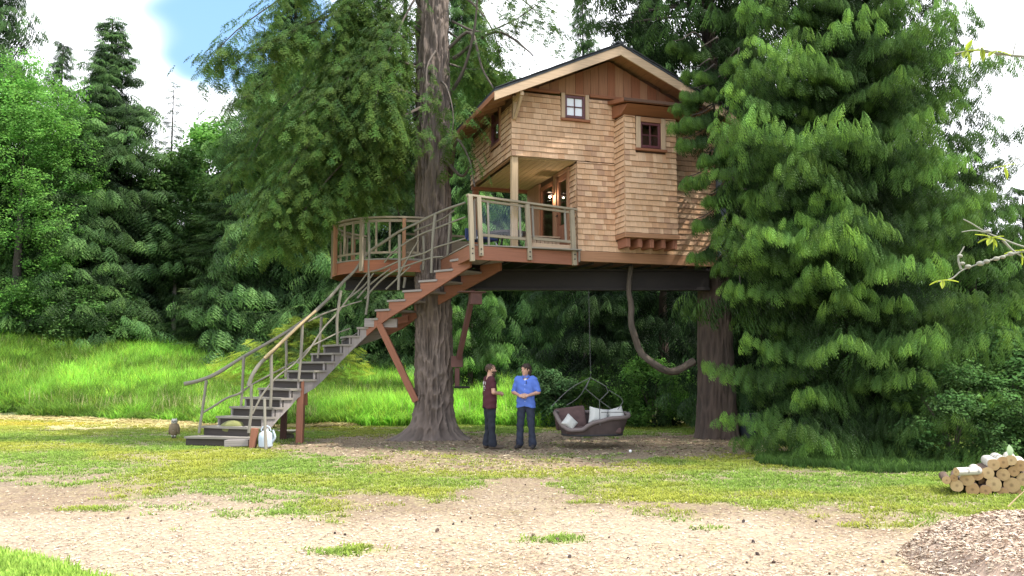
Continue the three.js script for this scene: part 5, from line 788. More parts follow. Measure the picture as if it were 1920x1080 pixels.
{
  const cloth = (r, g, b) => std(lin(r, g, b), 0.9, { map: blotch });
  const stand = (spread, tw = 0) => ({ hipL: [0.085, 0.9, 0], hipR: [-0.085, 0.9, 0], knL: [0.1 + spread * 0.5, 0.49, 0.015], knR: [-0.1 - spread * 0.5, 0.49, 0.015], anL: [0.11 + spread, 0.085, -0.02], anR: [-0.11 - spread, 0.085, -0.02], toL: [0.14 + spread, 0.03, 0.17], toR: [-0.14 - spread, 0.03, 0.17] });
  const hand = { hdL: [-0.9, -0.12, 0.35], hdR: [0.9, -0.05, 0.35], huL: [0.3, 0.5, 0.9], huR: [-0.3, 0.6, 0.9] };
  const p1 = at(986, 690, 17.8); p1.y = 0.005;
  const man = makePerson('person in an open-necked bright blue shirt and dark jeans, hands clasped, facing the viewer', p1, -0.22, {
    joints: { ...stand(0.03), ...hand, shL: [0.185, 1.405, -0.01], shR: [-0.185, 1.405, -0.01], elL: [0.265, 1.145, 0.0], elR: [-0.265, 1.145, 0.0], wrL: [0.085, 1.085, 0.205], wrR: [-0.085, 1.08, 0.215] },
    headTurn: -0.55, sleeve: 0.97, hem: 0.84, vneck: true, shirt: cloth(0.115, 0.215, 0.68), trousers: cloth(0.028, 0.036, 0.062), shoes: cloth(0.035, 0.03, 0.03), hairMat: std(lin(0.035, 0.02, 0.015), 0.75),
    hair: (a, b, c) => Math.max(Math.min(ell(a, b, c, [0, 0.045, -0.02], [0.098, 0.094, 0.112]), ell(a, b, c, [0, -0.03, -0.055], [0.1, 0.105, 0.075])), -ell(a, b, c, [0, -0.03, 0.11], [0.066, 0.095, 0.1])),
  });
  const mic = part('microphone', mergeGeometries([new THREE.CapsuleGeometry(0.009, 0.02, 4, 8), new THREE.BoxGeometry(0.012, 0.04, 0.008).translate(0, -0.025, 0)]), M.dark, man); mic.position.set(0.035, 1.365, 0.135);
  for (let i = 0; i < 5; i++) part('button', new THREE.CylinderGeometry(0.006, 0.006, 0.004, 8).rotateX(Math.PI / 2), M.curtain, man).position.set(0.005, 1.3 - i * 0.085, 0.132);
  const p2 = at(918, 690, 17.75); p2.y = 0.005;
  const m2 = makePerson('person in maroon T-shirt with pale back print and dark trousers, seen from the side', p2, 1.95, {
    joints: { ...stand(0.0), hipL: [0.08, 0.9, 0], hipR: [-0.08, 0.9, 0.01], anR: [-0.1, 0.085, 0.03], toR: [-0.14, 0.03, 0.22], hdL: [-0.75, 0.1, 0.7], hdR: [0.75, 0.15, 0.7], huL: [0.2, 0.6, 0.7], huR: [-0.2, 0.6, 0.7], shL: [0.18, 1.405, -0.01], shR: [-0.18, 1.405, -0.01], elL: [0.235, 1.15, 0.02], elR: [-0.24, 1.15, 0.0], wrL: [0.11, 1.12, 0.225], wrR: [-0.1, 1.11, 0.215] },
    headTurn: -0.12, sleeve: 0.72, hem: 0.83, shirt: cloth(0.085, 0.017, 0.026), trousers: cloth(0.018, 0.022, 0.035), shoes: cloth(0.10, 0.075, 0.055), hairMat: std(lin(0.06, 0.035, 0.022), 0.8), beard: true, headFwd: 0.02,
    hair: (a, b, c) => Math.max(ell(a, b, c, [0, 0.04, -0.022], [0.088, 0.09, 0.104]), -ell(a, b, c, [0, -0.035, 0.075], [0.1, 0.1, 0.075]), -0.075 - b),
  });
  const pr = std(lin(0.55, 0.52, 0.5), 0.9);
  for (const [x, y, w, h] of [[-0.06, 1.335, 0.035, 0.06], [0.0, 1.35, 0.03, 0.05], [0.06, 1.335, 0.035, 0.06], [0, 1.27, 0.12, 0.018], [-0.035, 1.235, 0.04, 0.016], [0.035, 1.235, 0.04, 0.016], [0, 1.19, 0.07, 0.012]]) part('shirt_print', new THREE.BoxGeometry(w, h, 0.004).rotateY(x * 1.4), pr, m2).position.set(x, y, -0.123 + Math.abs(x) * 0.16 + (y < 1.25 ? 0.004 : 0));
}

// ---------------------------------------------------------------- swing bed hung from the beam
{
  const base = at(1109, 690, 18); base.y = 0.27; const t = thing('swing_bed', 'brown boat-shaped hanging daybed with cushions and thin metal rods under the house', 'swing bed', base, 0.06);
  const wick = std(lin(0.085, 0.06, 0.055), 0.85, { map: blotch }), tubeM = std(lin(0.17, 0.135, 0.125), 0.8, { map: blotch }), cush = std(lin(0.115, 0.07, 0.065), 0.95, { map: blotch }), wht = std(lin(0.5, 0.5, 0.47), 0.95), rod = std(lin(0.10, 0.10, 0.10), 0.5);
  const rim = [[0, 0.47], [0.45, 0.42], [1.25, 0.40], [1.6, 0.30], [1.85, 0.14], [2.3, 0.125], [2.65, 0.24], [3.0, 0.46], [3.4, 0.52], [4.2, 0.50], [5.4, 0.50], [6.2832, 0.47]];
  const pt = (a, k) => { const h = 0.88 * table(rim, a), q = mix(0.78, 1.0, k * (0.4 + h)); const e = (v) => Math.sign(v) * Math.pow(Math.abs(v), 0.8); return V(0.80 * q * e(Math.cos(a)), h * k, 0.46 * q * e(Math.sin(a))); };
  const N = 72, K = 6, pos = [], idx = []; for (let i = 0; i <= N; i++) for (let j = 0; j <= K; j++) { const p = pt(i / N * Math.PI * 2, j / K); pos.push(p.x, p.y, p.z); }
  for (let i = 0; i < N; i++) for (let j = 0; j < K; j++) { const a = i * (K + 1) + j, b = a + K + 1; idx.push(a, a + 1, b, b, a + 1, b + 1); }
  const g = new THREE.BufferGeometry(); g.setAttribute('position', new THREE.Float32BufferAttribute(pos, 3)); g.setAttribute('uv', new THREE.Float32BufferAttribute(pos.map((v, i) => v).filter((v, i) => i % 3 < 2), 2)); g.setIndex(idx); g.computeVertexNormals(); part('hull', g, new THREE.MeshStandardMaterial({ color: wick.color, map: blotch, roughness: 0.85, side: THREE.DoubleSide }), t);
  const rimPts = []; for (let i = 0; i < 48; i++) rimPts.push(pt(i / 48 * Math.PI * 2, 1)); part('rim', new THREE.TubeGeometry(new THREE.CatmullRomCurve3(rimPts, true), 120, 0.045, 8, true), tubeM, t);
  const btm = []; for (let i = 0; i < 40; i++) btm.push(pt(i / 40 * Math.PI * 2, 0.02)); part('bottom_rim', new THREE.TubeGeometry(new THREE.CatmullRomCurve3(btm, true), 80, 0.022, 6, true), M.dark, t);
  part('seat_cushion', new RoundedBoxGeometry(1.15, 0.14, 0.62, 3, 0.05).translate(0, 0.1, 0), cush, t); part('back_cushion', new RoundedBoxGeometry(0.66, 0.46, 0.13, 3, 0.05).rotateX(-0.22).rotateZ(0.12).translate(-0.42, 0.33, -0.26), cush, t);
  const pillow = (w, h, d) => { const b = new THREE.BoxGeometry(w, h, d, 12, 12, 4), p = b.attributes.position; for (let i = 0; i < p.count; i++) { const u = p.getX(i) / w * 2, v = p.getY(i) / h * 2, s = 0.25 + 0.95 * Math.sqrt(Math.max(0, (1 - u ** 4) * (1 - v ** 4))); p.setZ(i, p.getZ(i) * s); p.setX(i, p.getX(i) * (1 - 0.08 * (1 - v * v))); p.setY(i, p.getY(i) * (1 - 0.08 * (1 - u * u))); } b.computeVertexNormals(); return b; };
  for (const [x, y, z, w, h, rz, label] of [[0.13, 0.38, 0.06, 0.42, 0.34, -0.12, 'upright white pillow'], [0.5, 0.39, -0.1, 0.42, 0.3, 0.3, 'white pillow lying towards the right end'], [-0.5, 0.25, 0.2, 0.28, 0.26, -0.7, 'small pale patterned pillow']]) part('pillow', pillow(w, h, 0.2).rotateY(0.2).rotateX(-0.3).rotateZ(rz).translate(x, y, z), wht, t, { label });
  const rods = [[[1107, 708], [1070, 728], [1034, 762]], [[1098, 729], [1124, 751]], [[1124, 751], [1141, 731], [1107, 708]], [[1107, 708], [1098, 729]], [[1141, 731], [1168, 751], [1158, 768]], [[1126, 752], [1145, 766]], [[1124, 751], [1125, 798]], [[1127, 773], [1182, 773]], [[1107, 708], [1085, 745], [1062, 760]]];
  rods.forEach((r, i) => part('rod', branchTube(r.map(([x, y]) => at(x, y, [17.6, 17.75, 17.7, 17.85, 17.95, 17.75, 17.56, 17.7, 18.35][i]).sub(base).applyAxisAngle(V(0, 1, 0), -0.06)), 0.008, 0.008, 6, 6, 0, i), rod, t));
  const ring = at(1107, 708, 17.9), topP = at(1107, 546, 18.6); const links = []; for (let i = 0; i < 46; i++) { const p = ring.clone().lerp(topP, i / 45).sub(base); links.push(new THREE.TorusGeometry(0.011, 0.0026, 5, 8).scale(1, 1.5, 1).rotateY(i % 2 * 1.57).translate(p.x, p.y, p.z)); } part('chain', mergeGeometries(links), rod, t);
}
// ---------------------------------------------------------------- small things in the yard
{ const p = at(1402, 690, 20.3); const t = thing('barrel', 'dark barrel in the shade between the support trunk and the cedar', 'barrel', V(p.x, 0, p.z)), m = std(lin(0.02, 0.026, 0.035), 0.5);
  part('body', new THREE.LatheGeometry([[0, 0], [0.2, 0], [0.225, 0.03], [0.24, 0.3], [0.235, 0.55], [0.22, 0.58], [0, 0.585]].map((q) => new THREE.Vector2(...q)), 30), m, t); part('rim', new THREE.TorusGeometry(0.228, 0.014, 8, 30).rotateX(Math.PI / 2).translate(0, 0.575, 0), m, t); part('hoop', new THREE.TorusGeometry(0.241, 0.008, 6, 30).rotateX(Math.PI / 2).translate(0, 0.35, 0), m, t); }
{ const p = onGround(1182, 846); solo('white_ball', 'tiny white ball lying on the bare ground in front of the swing', 'ball', (() => { const g = new THREE.IcosahedronGeometry(0.03, 3), q = g.attributes.position; for (let i = 0; i < q.count; i++) { const k = 1 - 0.04 * (Math.sin(q.getX(i) * 190) * Math.sin(q.getY(i) * 190)); q.setXYZ(i, q.getX(i) * k, q.getY(i) * k, q.getZ(i) * k); } g.computeVertexNormals(); return g; })(), std(lin(0.8, 0.8, 0.78), 0.5), V(p.x, 0.03, p.z)); }
// firewood
{
  const ringTex = dataTex(256, 256, (u, v) => { const x = u - 0.5, y = v - 0.48, a = Math.atan2(y, x), r = Math.hypot(x, y) * (1 + 0.12 * noise2(Math.cos(a) * 2 + 5, Math.sin(a) * 2)), g = 0.5 + 0.5 * Math.sin(r * 95 + 3 * noise2(x * 8, y * 8)), crack = step01(0.93, 1, noise2(a * 6 + 20, r * 3)) * step01(0.03, 0.1, r); const h = mix(1.1, 0.72, g) * (1 - 0.45 * step01(0.2, 0.02, r)) * (1 - 0.5 * crack) * (0.85 + 0.3 * fbm(u * 9, v * 9)); return [h, h * 0.97, h * 0.9]; });
  const birchTex = dataTex(256, 256, (() => { const f = tile((u, v) => noise2(u * 7, v * 46)), q = tile((u, v) => fbm(u * 5, v * 7, 4)); return (u, v) => { const d = step01(0.74, 0.86, f(u, v)) * 0.75, g = (0.8 + 0.3 * q(u, v)) * (1 - d) * (1 - 0.6 * step01(0.6, 0.75, q(u, v))); return [g, g * 0.98, g * 0.94]; }; })());
  const endM = [[0.47, 0.32, 0.165], [0.42, 0.265, 0.13], [0.52, 0.37, 0.20]].map((c) => std(lin(...c), 0.85, { map: ringTex })), birch = std(lin(0.52, 0.50, 0.46), 0.8, { map: birchTex }), brown = std(lin(0.12, 0.075, 0.055), 0.95, { map: barkMap, bumpMap: barkBump, bumpScale: 0.01 });
  const vars = [1, 2, 3, 4].map((s) => { const n = 22, R = (a) => 1 + 0.14 * (noise2(Math.cos(a) * 1.3 + s * 9, Math.sin(a) * 1.3) - 0.5) * 2, L = 0.5, pos = [], uv = [], idx = [], e = [], eu = [], ei = [];
    for (let j = 0; j <= 3; j++) for (let i = 0; i <= n; i++) { const a = i / n * 6.2832, r = R(a) * (j === 0 ? 0.985 : 1); pos.push(Math.cos(a) * r, Math.sin(a) * r, -L * j / 3); uv.push(i / n, j / 3); }
    for (let j = 0; j < 3; j++) for (let i = 0; i < n; i++) { const a = j * (n + 1) + i, b = a + n + 1; idx.push(a, b, a + 1, a + 1, b, b + 1); }
    for (const z of [0.0, -L]) { const c = e.length / 3; e.push(0, 0, z + (z ? 0 : 0.004)); eu.push(0.5, 0.5); for (let i = 0; i <= n; i++) { const a = i / n * 6.2832, r = R(a) * 0.985; e.push(Math.cos(a) * r, Math.sin(a) * r, z); eu.push(0.5 + 0.48 * Math.cos(a) * r, 0.5 + 0.48 * Math.sin(a) * r); } for (let i = 0; i < n; i++) z ? ei.push(c, c + i + 2, c + i + 1) : ei.push(c, c + i + 1, c + i + 2); }
    const B1 = new THREE.BufferGeometry(); B1.setAttribute('position', new THREE.Float32BufferAttribute(pos, 3)); B1.setAttribute('uv', new THREE.Float32BufferAttribute(uv, 2)); B1.setIndex(idx); B1.computeVertexNormals(); const E1 = new THREE.BufferGeometry(); E1.setAttribute('position', new THREE.Float32BufferAttribute(e, 3)); E1.setAttribute('uv', new THREE.Float32BufferAttribute(eu, 2)); E1.setIndex(ei); E1.computeVertexNormals(); return [B1, E1]; });
  const R = rng(61), Z = 7.715, logs = [[425, 620, 58, 0, 'small log at the far left end of the woodpile, lower row'], [530, 590, 52, 0, 'small shaded log wedged second from the left end of the woodpile'], [572, 700, 86, 0, 'shaded log lowest at the left of the woodpile, resting on the grass'], [720, 612, 94, 1, 'white-barked log with pale cut end, third along the left slope of the woodpile'], [868, 540, 86, 1, 'white-barked log in the middle of the sloping left side of the woodpile'], [1025, 515, 84, 0, 'tall oval log below the upper step of the woodpile'], [1105, 395, 82, 1, 'orange-ended log at the left of the top row of the woodpile'], [1240, 362, 84, 1, 'second log of the woodpile top row, large pale end'], [1358, 330, 76, 1, 'white-barked top log near the right edge of the picture'], [1245, 545, 88, 0, 'middle-row log of the woodpile with an orange centre'], [1398, 490, 74, 0, 'small middle-row log just left of the picture edge'], [1108, 680, 104, 0, 'big log with many rings, bottom row centre of the woodpile'], [1365, 695, 108, 0, 'biggest log of the woodpile, bottom row right'], [1495, 405, 80, 1, 'upper log cut off by the right edge of the picture'], [1535, 610, 92, 0, 'middle log cut off by the right edge of the picture'], [800, 752, 92, 0, 'half-buried brownish log in the bottom row left of the big ringed one'], [985, 775, 84, 0, 'lowest log, half sunk in the grass under the big ringed one'], [955, 655, 66, 0, 'small greenish shaded log set back in the pile'], [1240, 815, 80, 0, 'grey log bottom in the grass below the two biggest ones'], [1430, 820, 84, 0, 'grey log in the grass at the lower right of the pile']];
  logs.forEach(([x, y, r, w, label], i) => {
    const p = at(1720 + x / Z, 820 + y / Z, 11.2 + 0.06 * R() + (i === 17 ? 0.12 : 0)), t = thing('firewood_log', label, 'log', p, -0.42 + (R() - 0.5) * 0.16, 'logs of the firewood pile'), s = r / Z * 11.2 / FOCAL; if (i > 14) p.z += 0;
    const [b, e] = vars[i % 4]; for (const [n, g, m] of [['bark', b, w ? birch : brown], ['cut_end', e, i > 14 ? endM[1] : endM[i % 3]]]) part(n, g, m, t).scale.set(s, s, 1.1); t.rotation.z = R() * 6; t.rotation.order = 'YXZ';
  });
  const p = at(1720 + 560 / Z, 820 + 500 / Z, 11.15), t = thing('firewood_log', 'white birch log lying crosswise on the low left end of the woodpile', 'log', p, -1.25, 'logs of the firewood pile'); for (const [n, g, m] of [['bark', vars[1][0], birch], ['cut_end', vars[1][1], endM[0]]]) part(n, g, m, t).scale.set(0.052, 0.052, 0.75);
  const lf = soup(); const lp = at(1720 + 1350 / Z, 820 + 255 / Z, 11.2); { const k = [1, 1, 1]; const o = V(0, 0, 0); for (let i = 0; i < 6; i++) { const y0 = i / 6, y1 = (i + 1) / 6, w = (q) => 0.045 * Math.sin(Math.PI * Math.min(0.98, q * 0.9 + 0.08)); const a = (q, s) => V(s * w(q) + 0.02 * q, q * 0.15, -Math.abs(s) * 0.012 - 0.05 * q * q); lf.tri(a(y0, -1), a(y0, 0), a(y1, 0), k, k, k); lf.tri(a(y0, -1), a(y1, 0), a(y1, -1), k, k, k); lf.tri(a(y0, 0), a(y0, 1), a(y1, 1), k, k, k); lf.tri(a(y0, 0), a(y1, 1), a(y1, 0), k, k, k); } }
  solo('pale_leaf', 'single upright pale green leaf on top of the woodpile', 'leaf', lf.build(), leafMat(0.34, 0.45, 0.27, 0.4), lp.add(V(0, -0.02, 0)));
}
// chips, twigs and needles: flat slivers
const chipG = (() => { const S = soup(), k = [1, 1, 1], d = [0.8, 0.8, 0.8]; S.tri(V(-0.12, 0, -0.5), V(0.12, 0, -0.5), V(0.15, 0.06, 0.05), k, k, k); S.tri(V(-0.12, 0, -0.5), V(0.15, 0.06, 0.05), V(-0.14, 0.05, 0.02), k, k, k); S.tri(V(-0.14, 0.05, 0.02), V(0.15, 0.06, 0.05), V(0.02, 0.0, 0.5), k, k, d); return S.build(); })();
const chipM = std(lin(1, 1, 1), 0.9, { side: THREE.DoubleSide });
const chipTint = (R, brown) => { const q = R(); if (q < brown) { const k = 0.5 + 0.8 * R(); return [0.20 * k, 0.125 * k, 0.08 * k]; } const k = 0.6 + 0.55 * R(); return q > 0.93 ? [0.66 * k, 0.59 * k, 0.5 * k] : [0.53 * k, 0.42 * k, 0.31 * k]; };
const stuff = (S, name, geo, mat, label, cat) => tag(S.build(name, geo, mat, scene), label, cat);
{
  const S = new Leaves(), R = rng(71), p = V(0, 0, 0), d = V(0, 0, 0), u = V(0, 1, 0);
  for (let i = 0; i < 85000; i++) {
    const q = 6 + 15 * Math.pow(R(), 1.5), x = (R() * 2 - 1) * 0.63 * q; if (R() < green(x, q) * 0.8) continue; const a = R() * 6.28, l = litter(x, q); if (q > 15 && R() > l + 0.15) continue;
    p.set(x, yardY(x, -q) + 0.008 + 0.008 * R(), -q); d.set(Math.cos(a), (R() - 0.4) * 0.35, Math.sin(a)); u.set((R() - 0.5) * 0.7, 1, (R() - 0.5) * 0.7);
    S.add(p, d, u, 0.016 + 0.042 * R() * R() + 0.01 * R(), ...chipTint(R, mix(0.2 + 0.25 * step01(0.45, 0.62, fbm(x * 0.55, q * 0.55, 6, 3)) + 0.35 * step01(8.5, 11.5, q), 0.8, l)));
  }
  for (let i = 0; i < 20000; i++) { const q = 13.5 + 9 * R(), x = -6 + 13 * R(), l = litter(x, q); if (R() > l * 0.9) continue; const a = R() * 6.28, w = R(), k = 0.5 + 0.8 * R(), c = w < 0.5 ? [0.2 * k, 0.13 * k, 0.08 * k] : w < 0.68 ? [0.13 * k, 0.19 * k, 0.05 * k] : [0.46 * k, 0.37 * k, 0.25 * k]; p.set(x, yardY(x, -q) + 0.01, -q); d.set(Math.cos(a), (R() - 0.3) * 0.5, Math.sin(a)); u.set((R() - 0.5), 1, (R() - 0.5)); S.add(p, d, u, 0.04 + 0.09 * R() * R(), ...c); }
  stuff(S, 'wood_chips', chipG, chipM, 'pale wood chips and bark slivers scattered over the bare ground', 'wood chips');
}
{ // mulch heap in the near right corner
  const c = V(4.75, 0, -7.35), t = thing('mulch_heap', 'heap of pale shredded wood mulch in the near right corner', 'mulch heap', c), R = rng(73), S = new Leaves();
  const hh = (x, z) => { const r = Math.hypot(x / 1.42, z / 1.25), k = Math.max(0, 1 - r); return 0.44 * (1 - Math.exp(-k * 3.2)) * (0.9 + 0.35 * (fbm(x * 2 + 3, z * 2, 1, 3) - 0.4)) * step01(0, 0.15, k) + (k > 0 ? 0.05 * (noise2(x * 9, z * 9) - 0.4) : -0.05); };
  const g = new THREE.PlaneGeometry(3.4, 3, 110, 100); g.rotateX(-Math.PI / 2); const q = g.attributes.position; for (let i = 0; i < q.count; i++) q.setY(i, hh(q.getX(i), q.getZ(i))); g.computeVertexNormals(); part('mound', g, std(lin(0.42, 0.31, 0.235), 1, { map: blotch }), t);
  for (let i = 0; i < 22000; i++) { const r = Math.sqrt(R()) * 1.0, a = R() * 6.28, x = r * 1.45 * Math.cos(a), z = r * 1.28 * Math.sin(a), y = hh(x, z); if (y < 0) continue; const b = R() * 6.28, e = 0.12, n = V(hh(x - e, z) - hh(x + e, z), 2 * e, hh(x, z - e) - hh(x, z + e)).normalize(), d = V(Math.cos(b), (R() - 0.4) * 0.8, Math.sin(b)); S.add(V(x, y + 0.012, z), d, n.add(V((R() - 0.5) * 1.1, 0, (R() - 0.5) * 1.1)), 0.022 + 0.05 * R() * R(), ...chipTint(R, 0.26)); }
  S.build('shreds', chipG, chipM, t); const tw = [[[1890, 950], [1905, 935], [1921, 920]], [[1700, 1000], [1722, 985], [1738, 975]]]; tw.forEach((w, i) => part('twig', branchTube(w.map(([x, y]) => at(x, y, 7.4)).map((p) => p.sub(c)), 0.008, 0.004, 8, 5, 0.2, i), M.peeled, t));
}
{ // pine cones
  const g = (() => { const s = new THREE.IcosahedronGeometry(1, 3), p = s.attributes.position; for (let i = 0; i < p.count; i++) { const x = p.getX(i), y = p.getY(i), z = p.getZ(i), a = Math.atan2(z, x), k = 1 + 0.18 * Math.sin(a * 5 + y * 9) * Math.sin(y * 11 - a * 3); p.setXYZ(i, x * k * 0.62, y * (1 + 0.1 * (y > 0 ? 1 : 0)), z * k * 0.62); } s.computeVertexNormals(); return s; })(), m = [[0.06, 0.04, 0.032], [0.09, 0.055, 0.04], [0.045, 0.032, 0.03]].map((c) => std(lin(...c), 0.95, { map: blotch })), R = rng(91);
  const spots = [[866, 970], [882, 965], [850, 974], [780, 968], [929, 978], [1003, 948], [1060, 947], [1045, 1003], [1068, 1034], [1178, 1036], [1000, 995], [1220, 1060], [1400, 1042], [1378, 1065], [1330, 1070], [1420, 1028], [1450, 1041], [1655, 1044], [1770, 1030], [1858, 1050], [628, 995], [647, 997], [1025, 1075], [1073, 1075], [240, 968], [302, 972], [548, 968], [640, 962], [820, 990], [1394, 974], [1530, 970], [1700, 978], [1625, 980], [1304, 984], [1142, 998], [1192, 1010], [1275, 1030], [1555, 1065], [1412, 1004], [1720, 1012], [105, 838], [335, 905], [470, 930], [985, 905], [1075, 915], [1185, 925]];
  spots.forEach(([x, y], i) => { const p = onGround(x, y), s = 0.015 + 0.019 * R() * R() * (y > 930 ? 1 : 0.6), o = solo('pine_cone', 'dark pine cone lying on the bare chips and lawn', 'pine cone', g, m[i % 3], V(p.x, yardY(p.x, p.z) + s * 0.5, p.z), 'pine cones scattered over the yard'); o.scale.setScalar(s); o.rotation.set(1.57 + (R() - 0.5), R() * 6, R() * 0.6); });
}
// grasses
function tuft(seed, n, h, spread, w, bend, head) {
  const R = rng(seed), S = soup();
  for (let i = 0; i < n; i++) {
    const a = R() * 6.28, r = Math.sqrt(R()) * spread, o = V(Math.cos(a) * r, 0, Math.sin(a) * r), l = h * (0.6 + 0.5 * R()), b = R() * 6.28, bd = bend * (0.3 + R()) * l, dir = V(Math.cos(b), 0, Math.sin(b)), s = V(-dir.z, 0, dir.x).multiplyScalar(w * (0.7 + 0.6 * R())), k0 = [0.62, 0.66, 0.6], c = 0.9 + 0.4 * R(), k1 = [c, c, c * 0.9], k2 = head && R() < 0.3 ? [1.9, 1.5, 2.2] : [c * 1.25, c * 1.12, c];
    const m = o.clone().addScaledVector(dir, bd * 0.3); m.y = l * 0.58; const t = o.clone().addScaledVector(dir, bd); t.y = l * (1 - 0.25 * bend);
    S.tri(o.clone().sub(s), o.clone().add(s), m.clone().addScaledVector(s, 0.8), k0, k0, k1); S.tri(o.clone().sub(s), m.clone().addScaledVector(s, 0.8), m.clone().addScaledVector(s, -0.8), k0, k1, k1); S.tri(m.clone().addScaledVector(s, -0.8), m.clone().addScaledVector(s, 0.8), t, k1, k1, k2);
  }
  return S.build();
}
{
  const R = rng(81), A = new Leaves(), B2 = new Leaves(), p = V(0, 0, 0), d = V(0, 0, 1), up = V(0, 1, 0);
  const front = (x) => table([[-20, 31], [-16, 29.8], [-11, 27.2], [-8.5, 25.6], [-5, 25], [-2, 25.6], [2, 25.5], [6, 25]], x) - 0.6;
  const put = (S, x, y, z, s, sy, r, g, b) => { const a = R() * 6.28, c = Math.cos(a) * s, n = Math.sin(a) * s, lx = (R() - 0.5) * 0.3 * sy, lz = (R() - 0.5) * 0.3 * sy; S.a.push(c, 0, -n, 0, lx, sy, lz, 0, n, 0, c, 0, x, y, z, 1); S.c.push(r, g, b); };
  for (let i = 0; i < 56000; i++) {
    const q = 24.5 + 21 * Math.pow(R(), 1.3), x = mix(-0.64, 0.14, R()) * q, e = q - front(x) + 3.2 * (fbm(x * 0.9, q * 0.9) - 0.5) + 1.2 * (noise2(x * 3, q * 3) - 0.5); if (e < 0) continue;
    const v = fbm(x * 0.3, q * 0.3, 3, 4), b = mix(0.42, 1.2, step01(0.34, 0.64, 0.6 * v + 0.4 * noise2(x * 1.6, q * 1.6))) * (0.4 + 1.05 * R()), y = R() < 0.15 ? 0.35 : 0, far = 1 + 0.025 * (q - 24);
    put(R() < 0.5 ? A : B2, x, land(x, -q) - 0.04, -q, 0.9 * far, (0.5 + 0.5 * step01(0, 1.5, e)) * (0.6 + 0.75 * v + (R() < 0.08 ? 0.3 : 0)), b * (1 + y), b, b * (1 - y * 0.3));
  }
  const gm = leafMat(0.27, 0.55, 0.075, 0.5); stuff(A, 'meadow_grass', tuft(1, 13, 0.95, 0.17, 0.011, 0.35, true), gm, 'tall bright green meadow grass behind the mown yard', 'grass'); stuff(B2, 'meadow_grass_broad', tuft(2, 11, 0.85, 0.2, 0.017, 0.55, false), gm, 'broader blades mixed through the tall meadow grass', 'grass'); scene.children[scene.children.length - 1].name = 'meadow_grass_001';
  { const S = new Leaves(); for (let i = 0; i < 3800; i++) { const q = 24.8 + 19 * Math.pow(R(), 1.4), x = mix(-0.64, 0.14, R()) * q; if (q < front(x) + 0.3 || fbm(x * 0.5, q * 0.5, 8, 3) < 0.42) continue; const b = 0.8 + 0.5 * R(); put(S, x, land(x, -q) - 0.04, -q, 0.9, 0.8 + 0.3 * R(), b * 1.25, b, b * 1.6); } stuff(S, 'seed_heads', tuft(9, 4, 1.05, 0.16, 0.006, 0.25, true), leafMat(0.40, 0.46, 0.16, 0.4), 'pale seed heads standing above the tall meadow grass', 'grass'); }
  // lawn
  const C = new Leaves();
  for (let i = 0; i < 120000; i++) { const q = 6.2 + 24 * Math.pow(R(), 1.15), x = (R() * 2 - 1) * 0.64 * q, g = green(x, q); if (R() > g * 0.95 - 0.04) continue; const near = q < 8.4 && x < -2.5, v = fbm(x * 0.55, q * 0.55, 6, 3), st = straw(x, q), y = step01(0.4, 0.7, v) + st; const h = near ? 1.3 + 0.8 * R() : 0.45 + 0.5 * R(), b = (0.8 + 0.4 * R()) * (near ? 1.5 : 1); put(C, x, yardY(x, -q) - 0.004, -q, near ? 1.1 : 1 + 0.03 * q, h, b * (1 + 0.55 * y), b * (1 + 0.1 * y), b); }
  stuff(C, 'lawn_grass', tuft(3, 9, 0.06, 0.06, 0.0045, 0.6, false), leafMat(0.20, 0.31, 0.062, 0.4), 'short patchy lawn between the wood chips and the tall meadow grass', 'grass');
  // cut straw along the meadow edge at the left
  const D = new Leaves(); for (let i = 0; i < 9000; i++) { const x = mix(-19, -4.5, R()), e = front(x) + 0.3 - 2.4 * R() * R() * step01(-4, -9, x) - 0.5 * R(), a = R() * 6.28, k = 0.6 + 0.6 * R(), hump = 0.12 * fbm(x * 1.2, e, 3); D.add(V(x, hump * R() + 0.02, -e), V(Math.cos(a), (R() - 0.3) * 0.5, Math.sin(a)), V((R() - 0.5), 1, (R() - 0.5)), 0.25 + 0.25 * R(), 0.52 * k, 0.43 * k, 0.19 * k, 0.4); }
  stuff(D, 'cut_straw', (() => { const g = chipG.clone(); g.scale(0.12, 0.3, 1); return g; })(), chipM, 'dry cut straw lying along the edge of the tall grass', 'straw');
  // ground cover in the shade below the right-hand cedars
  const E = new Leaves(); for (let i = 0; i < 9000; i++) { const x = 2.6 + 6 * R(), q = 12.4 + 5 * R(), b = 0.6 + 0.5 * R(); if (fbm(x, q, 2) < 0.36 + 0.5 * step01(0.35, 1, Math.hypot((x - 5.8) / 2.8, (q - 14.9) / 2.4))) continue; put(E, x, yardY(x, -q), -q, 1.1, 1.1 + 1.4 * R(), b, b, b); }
  stuff(E, 'shade_grass', tuft(5, 9, 0.075, 0.07, 0.006, 0.7, false), leafMat(0.075, 0.16, 0.035, 0.4), 'darker longer grass in the shade under the right-hand cedars', 'grass');
}
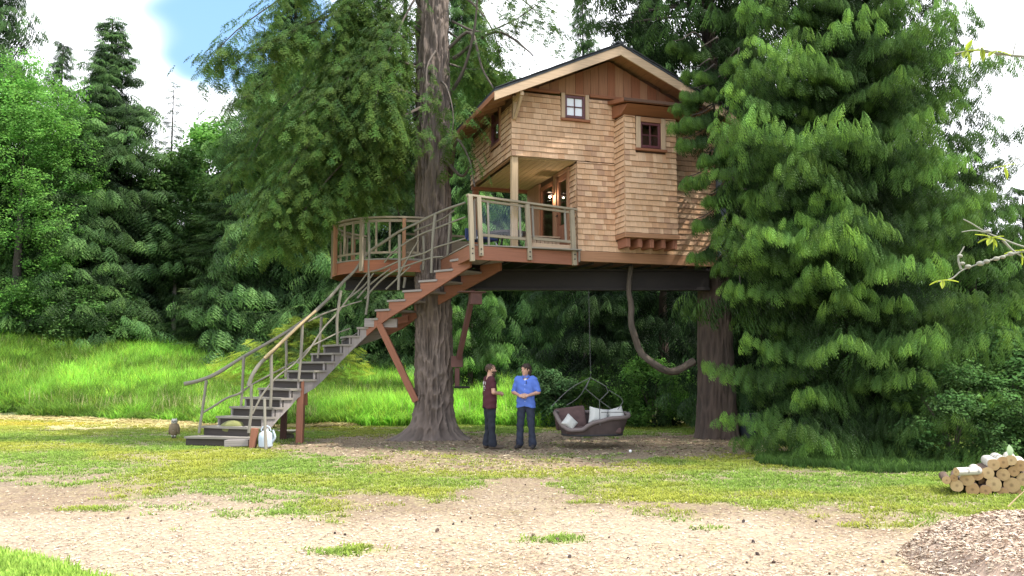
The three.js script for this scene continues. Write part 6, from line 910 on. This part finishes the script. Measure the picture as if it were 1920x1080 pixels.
// ---------------------------------------------------------------- bare twigs with young yellow leaves, near the viewer at the right edge
{
  const lf = (() => { const S = soup(), k = [1, 1, 1], e = [0.85, 0.9, 0.8]; for (let i = 0; i < 5; i++) { const w = (q) => 0.2 * Math.sin(Math.PI * Math.min(0.97, q * 0.92 + 0.05)), P = (q, s) => V(s * w(q), 0.06 * Math.abs(s) - 0.18 * q * q, q), a = i / 5, b = (i + 1) / 5; for (const s of [-1, 1]) { S.tri(P(a, 0), P(a, s), P(b, s), e, k, k); S.tri(P(a, 0), P(b, s), P(b, 0), e, k, e); } } return S.build(); })(), lm = leafMat(0.42, 0.50, 0.06, 0.5), R = rng(17), lich = std(lin(0.30, 0.29, 0.24), 0.95, { map: barkMap });
  const mk = (label, D, twigs, leaves, lumps) => { const o = at(1925, twigs[0][0][1], D), t = thing('leafy_twig', label, 'twig', o), q = (x, y, dd = 0) => at(x, y, D + dd).sub(o);
    twigs.forEach((w, i) => part('branch', branchTube(w.slice(0, -1).map(([x, y]) => q(x, y)), w[w.length - 1], w[w.length - 1] * 0.5, w.length * 4, 6, 0.35, i + 2), lich, t));
    for (const [x, y, n] of leaves) for (let i = 0; i < n; i++) { const a = (i + R() * 0.6) / n * 6.28, m = part('leaf', lf, lm, t); const d = V(Math.cos(a), Math.sin(a) * 0.5 - 0.35, 0.6 * Math.sin(a * 2) + 0.2).normalize(), x0 = V(0, 1, 0.3).cross(d).normalize(), y0 = d.clone().cross(x0), s = D * (20 + 12 * R()) / FOCAL; m.applyMatrix4(new THREE.Matrix4().makeBasis(x0.multiplyScalar(s), y0.multiplyScalar(s), d.multiplyScalar(s)).setPosition(q(x, y))); }
    for (const [x, y, r] of lumps) part('bud', new THREE.IcosahedronGeometry(D * r / FOCAL, 1).scale(1, 0.7, 1), lich, t).position.copy(q(x, y)); };
  mk('lichened bare twig with a tuft of yellow-green leaves reaching in from the right edge', 4.2, [[[1925, 464], [1905, 458], [1880, 448], [1850, 436], [1820, 418], [1806, 411], 0.005], [[1925, 470], [1890, 478], [1850, 490], [1820, 500], [1802, 508], [1785, 522], [1760, 528], 0.006], [[1850, 436], [1825, 432], [1803, 435], 0.005], [[1802, 505], [1797, 485], [1808, 462], 0.006], [[1880, 450], [1900, 470], [1925, 486], 0.007]], [[1860, 446, 7], [1912, 470, 3], [1768, 526, 3]], [[1850, 490, 6], [1868, 485, 6], [1838, 494, 7], [1815, 500, 6], [1895, 476, 6], [1804, 494, 5], [1800, 480, 5], [1880, 482, 5], [1852, 434, 5]]);
  mk('thin twig with pale yellow leaves against the white sky in the top right corner', 4.6, [[[1925, 106], [1900, 104], [1870, 100], [1840, 94], [1815, 96], [1790, 100], 0.008], [[1899, 104], [1902, 90], [1906, 76], 0.004]], [[1812, 96, 5], [1840, 90, 3], [1865, 96, 2]], [[1850, 97, 5], [1872, 101, 5]]);
  mk('pale yellow leaf pair hanging at the right edge below the white sky', 4.4, [[[1925, 290], [1905, 298], [1888, 305], 0.004]], [[1882, 312, 3]], []);
}
scene.traverse((o) => { if (o.isMesh) o.castShadow = o.receiveShadow = true; });
renderer.render(scene, camera);
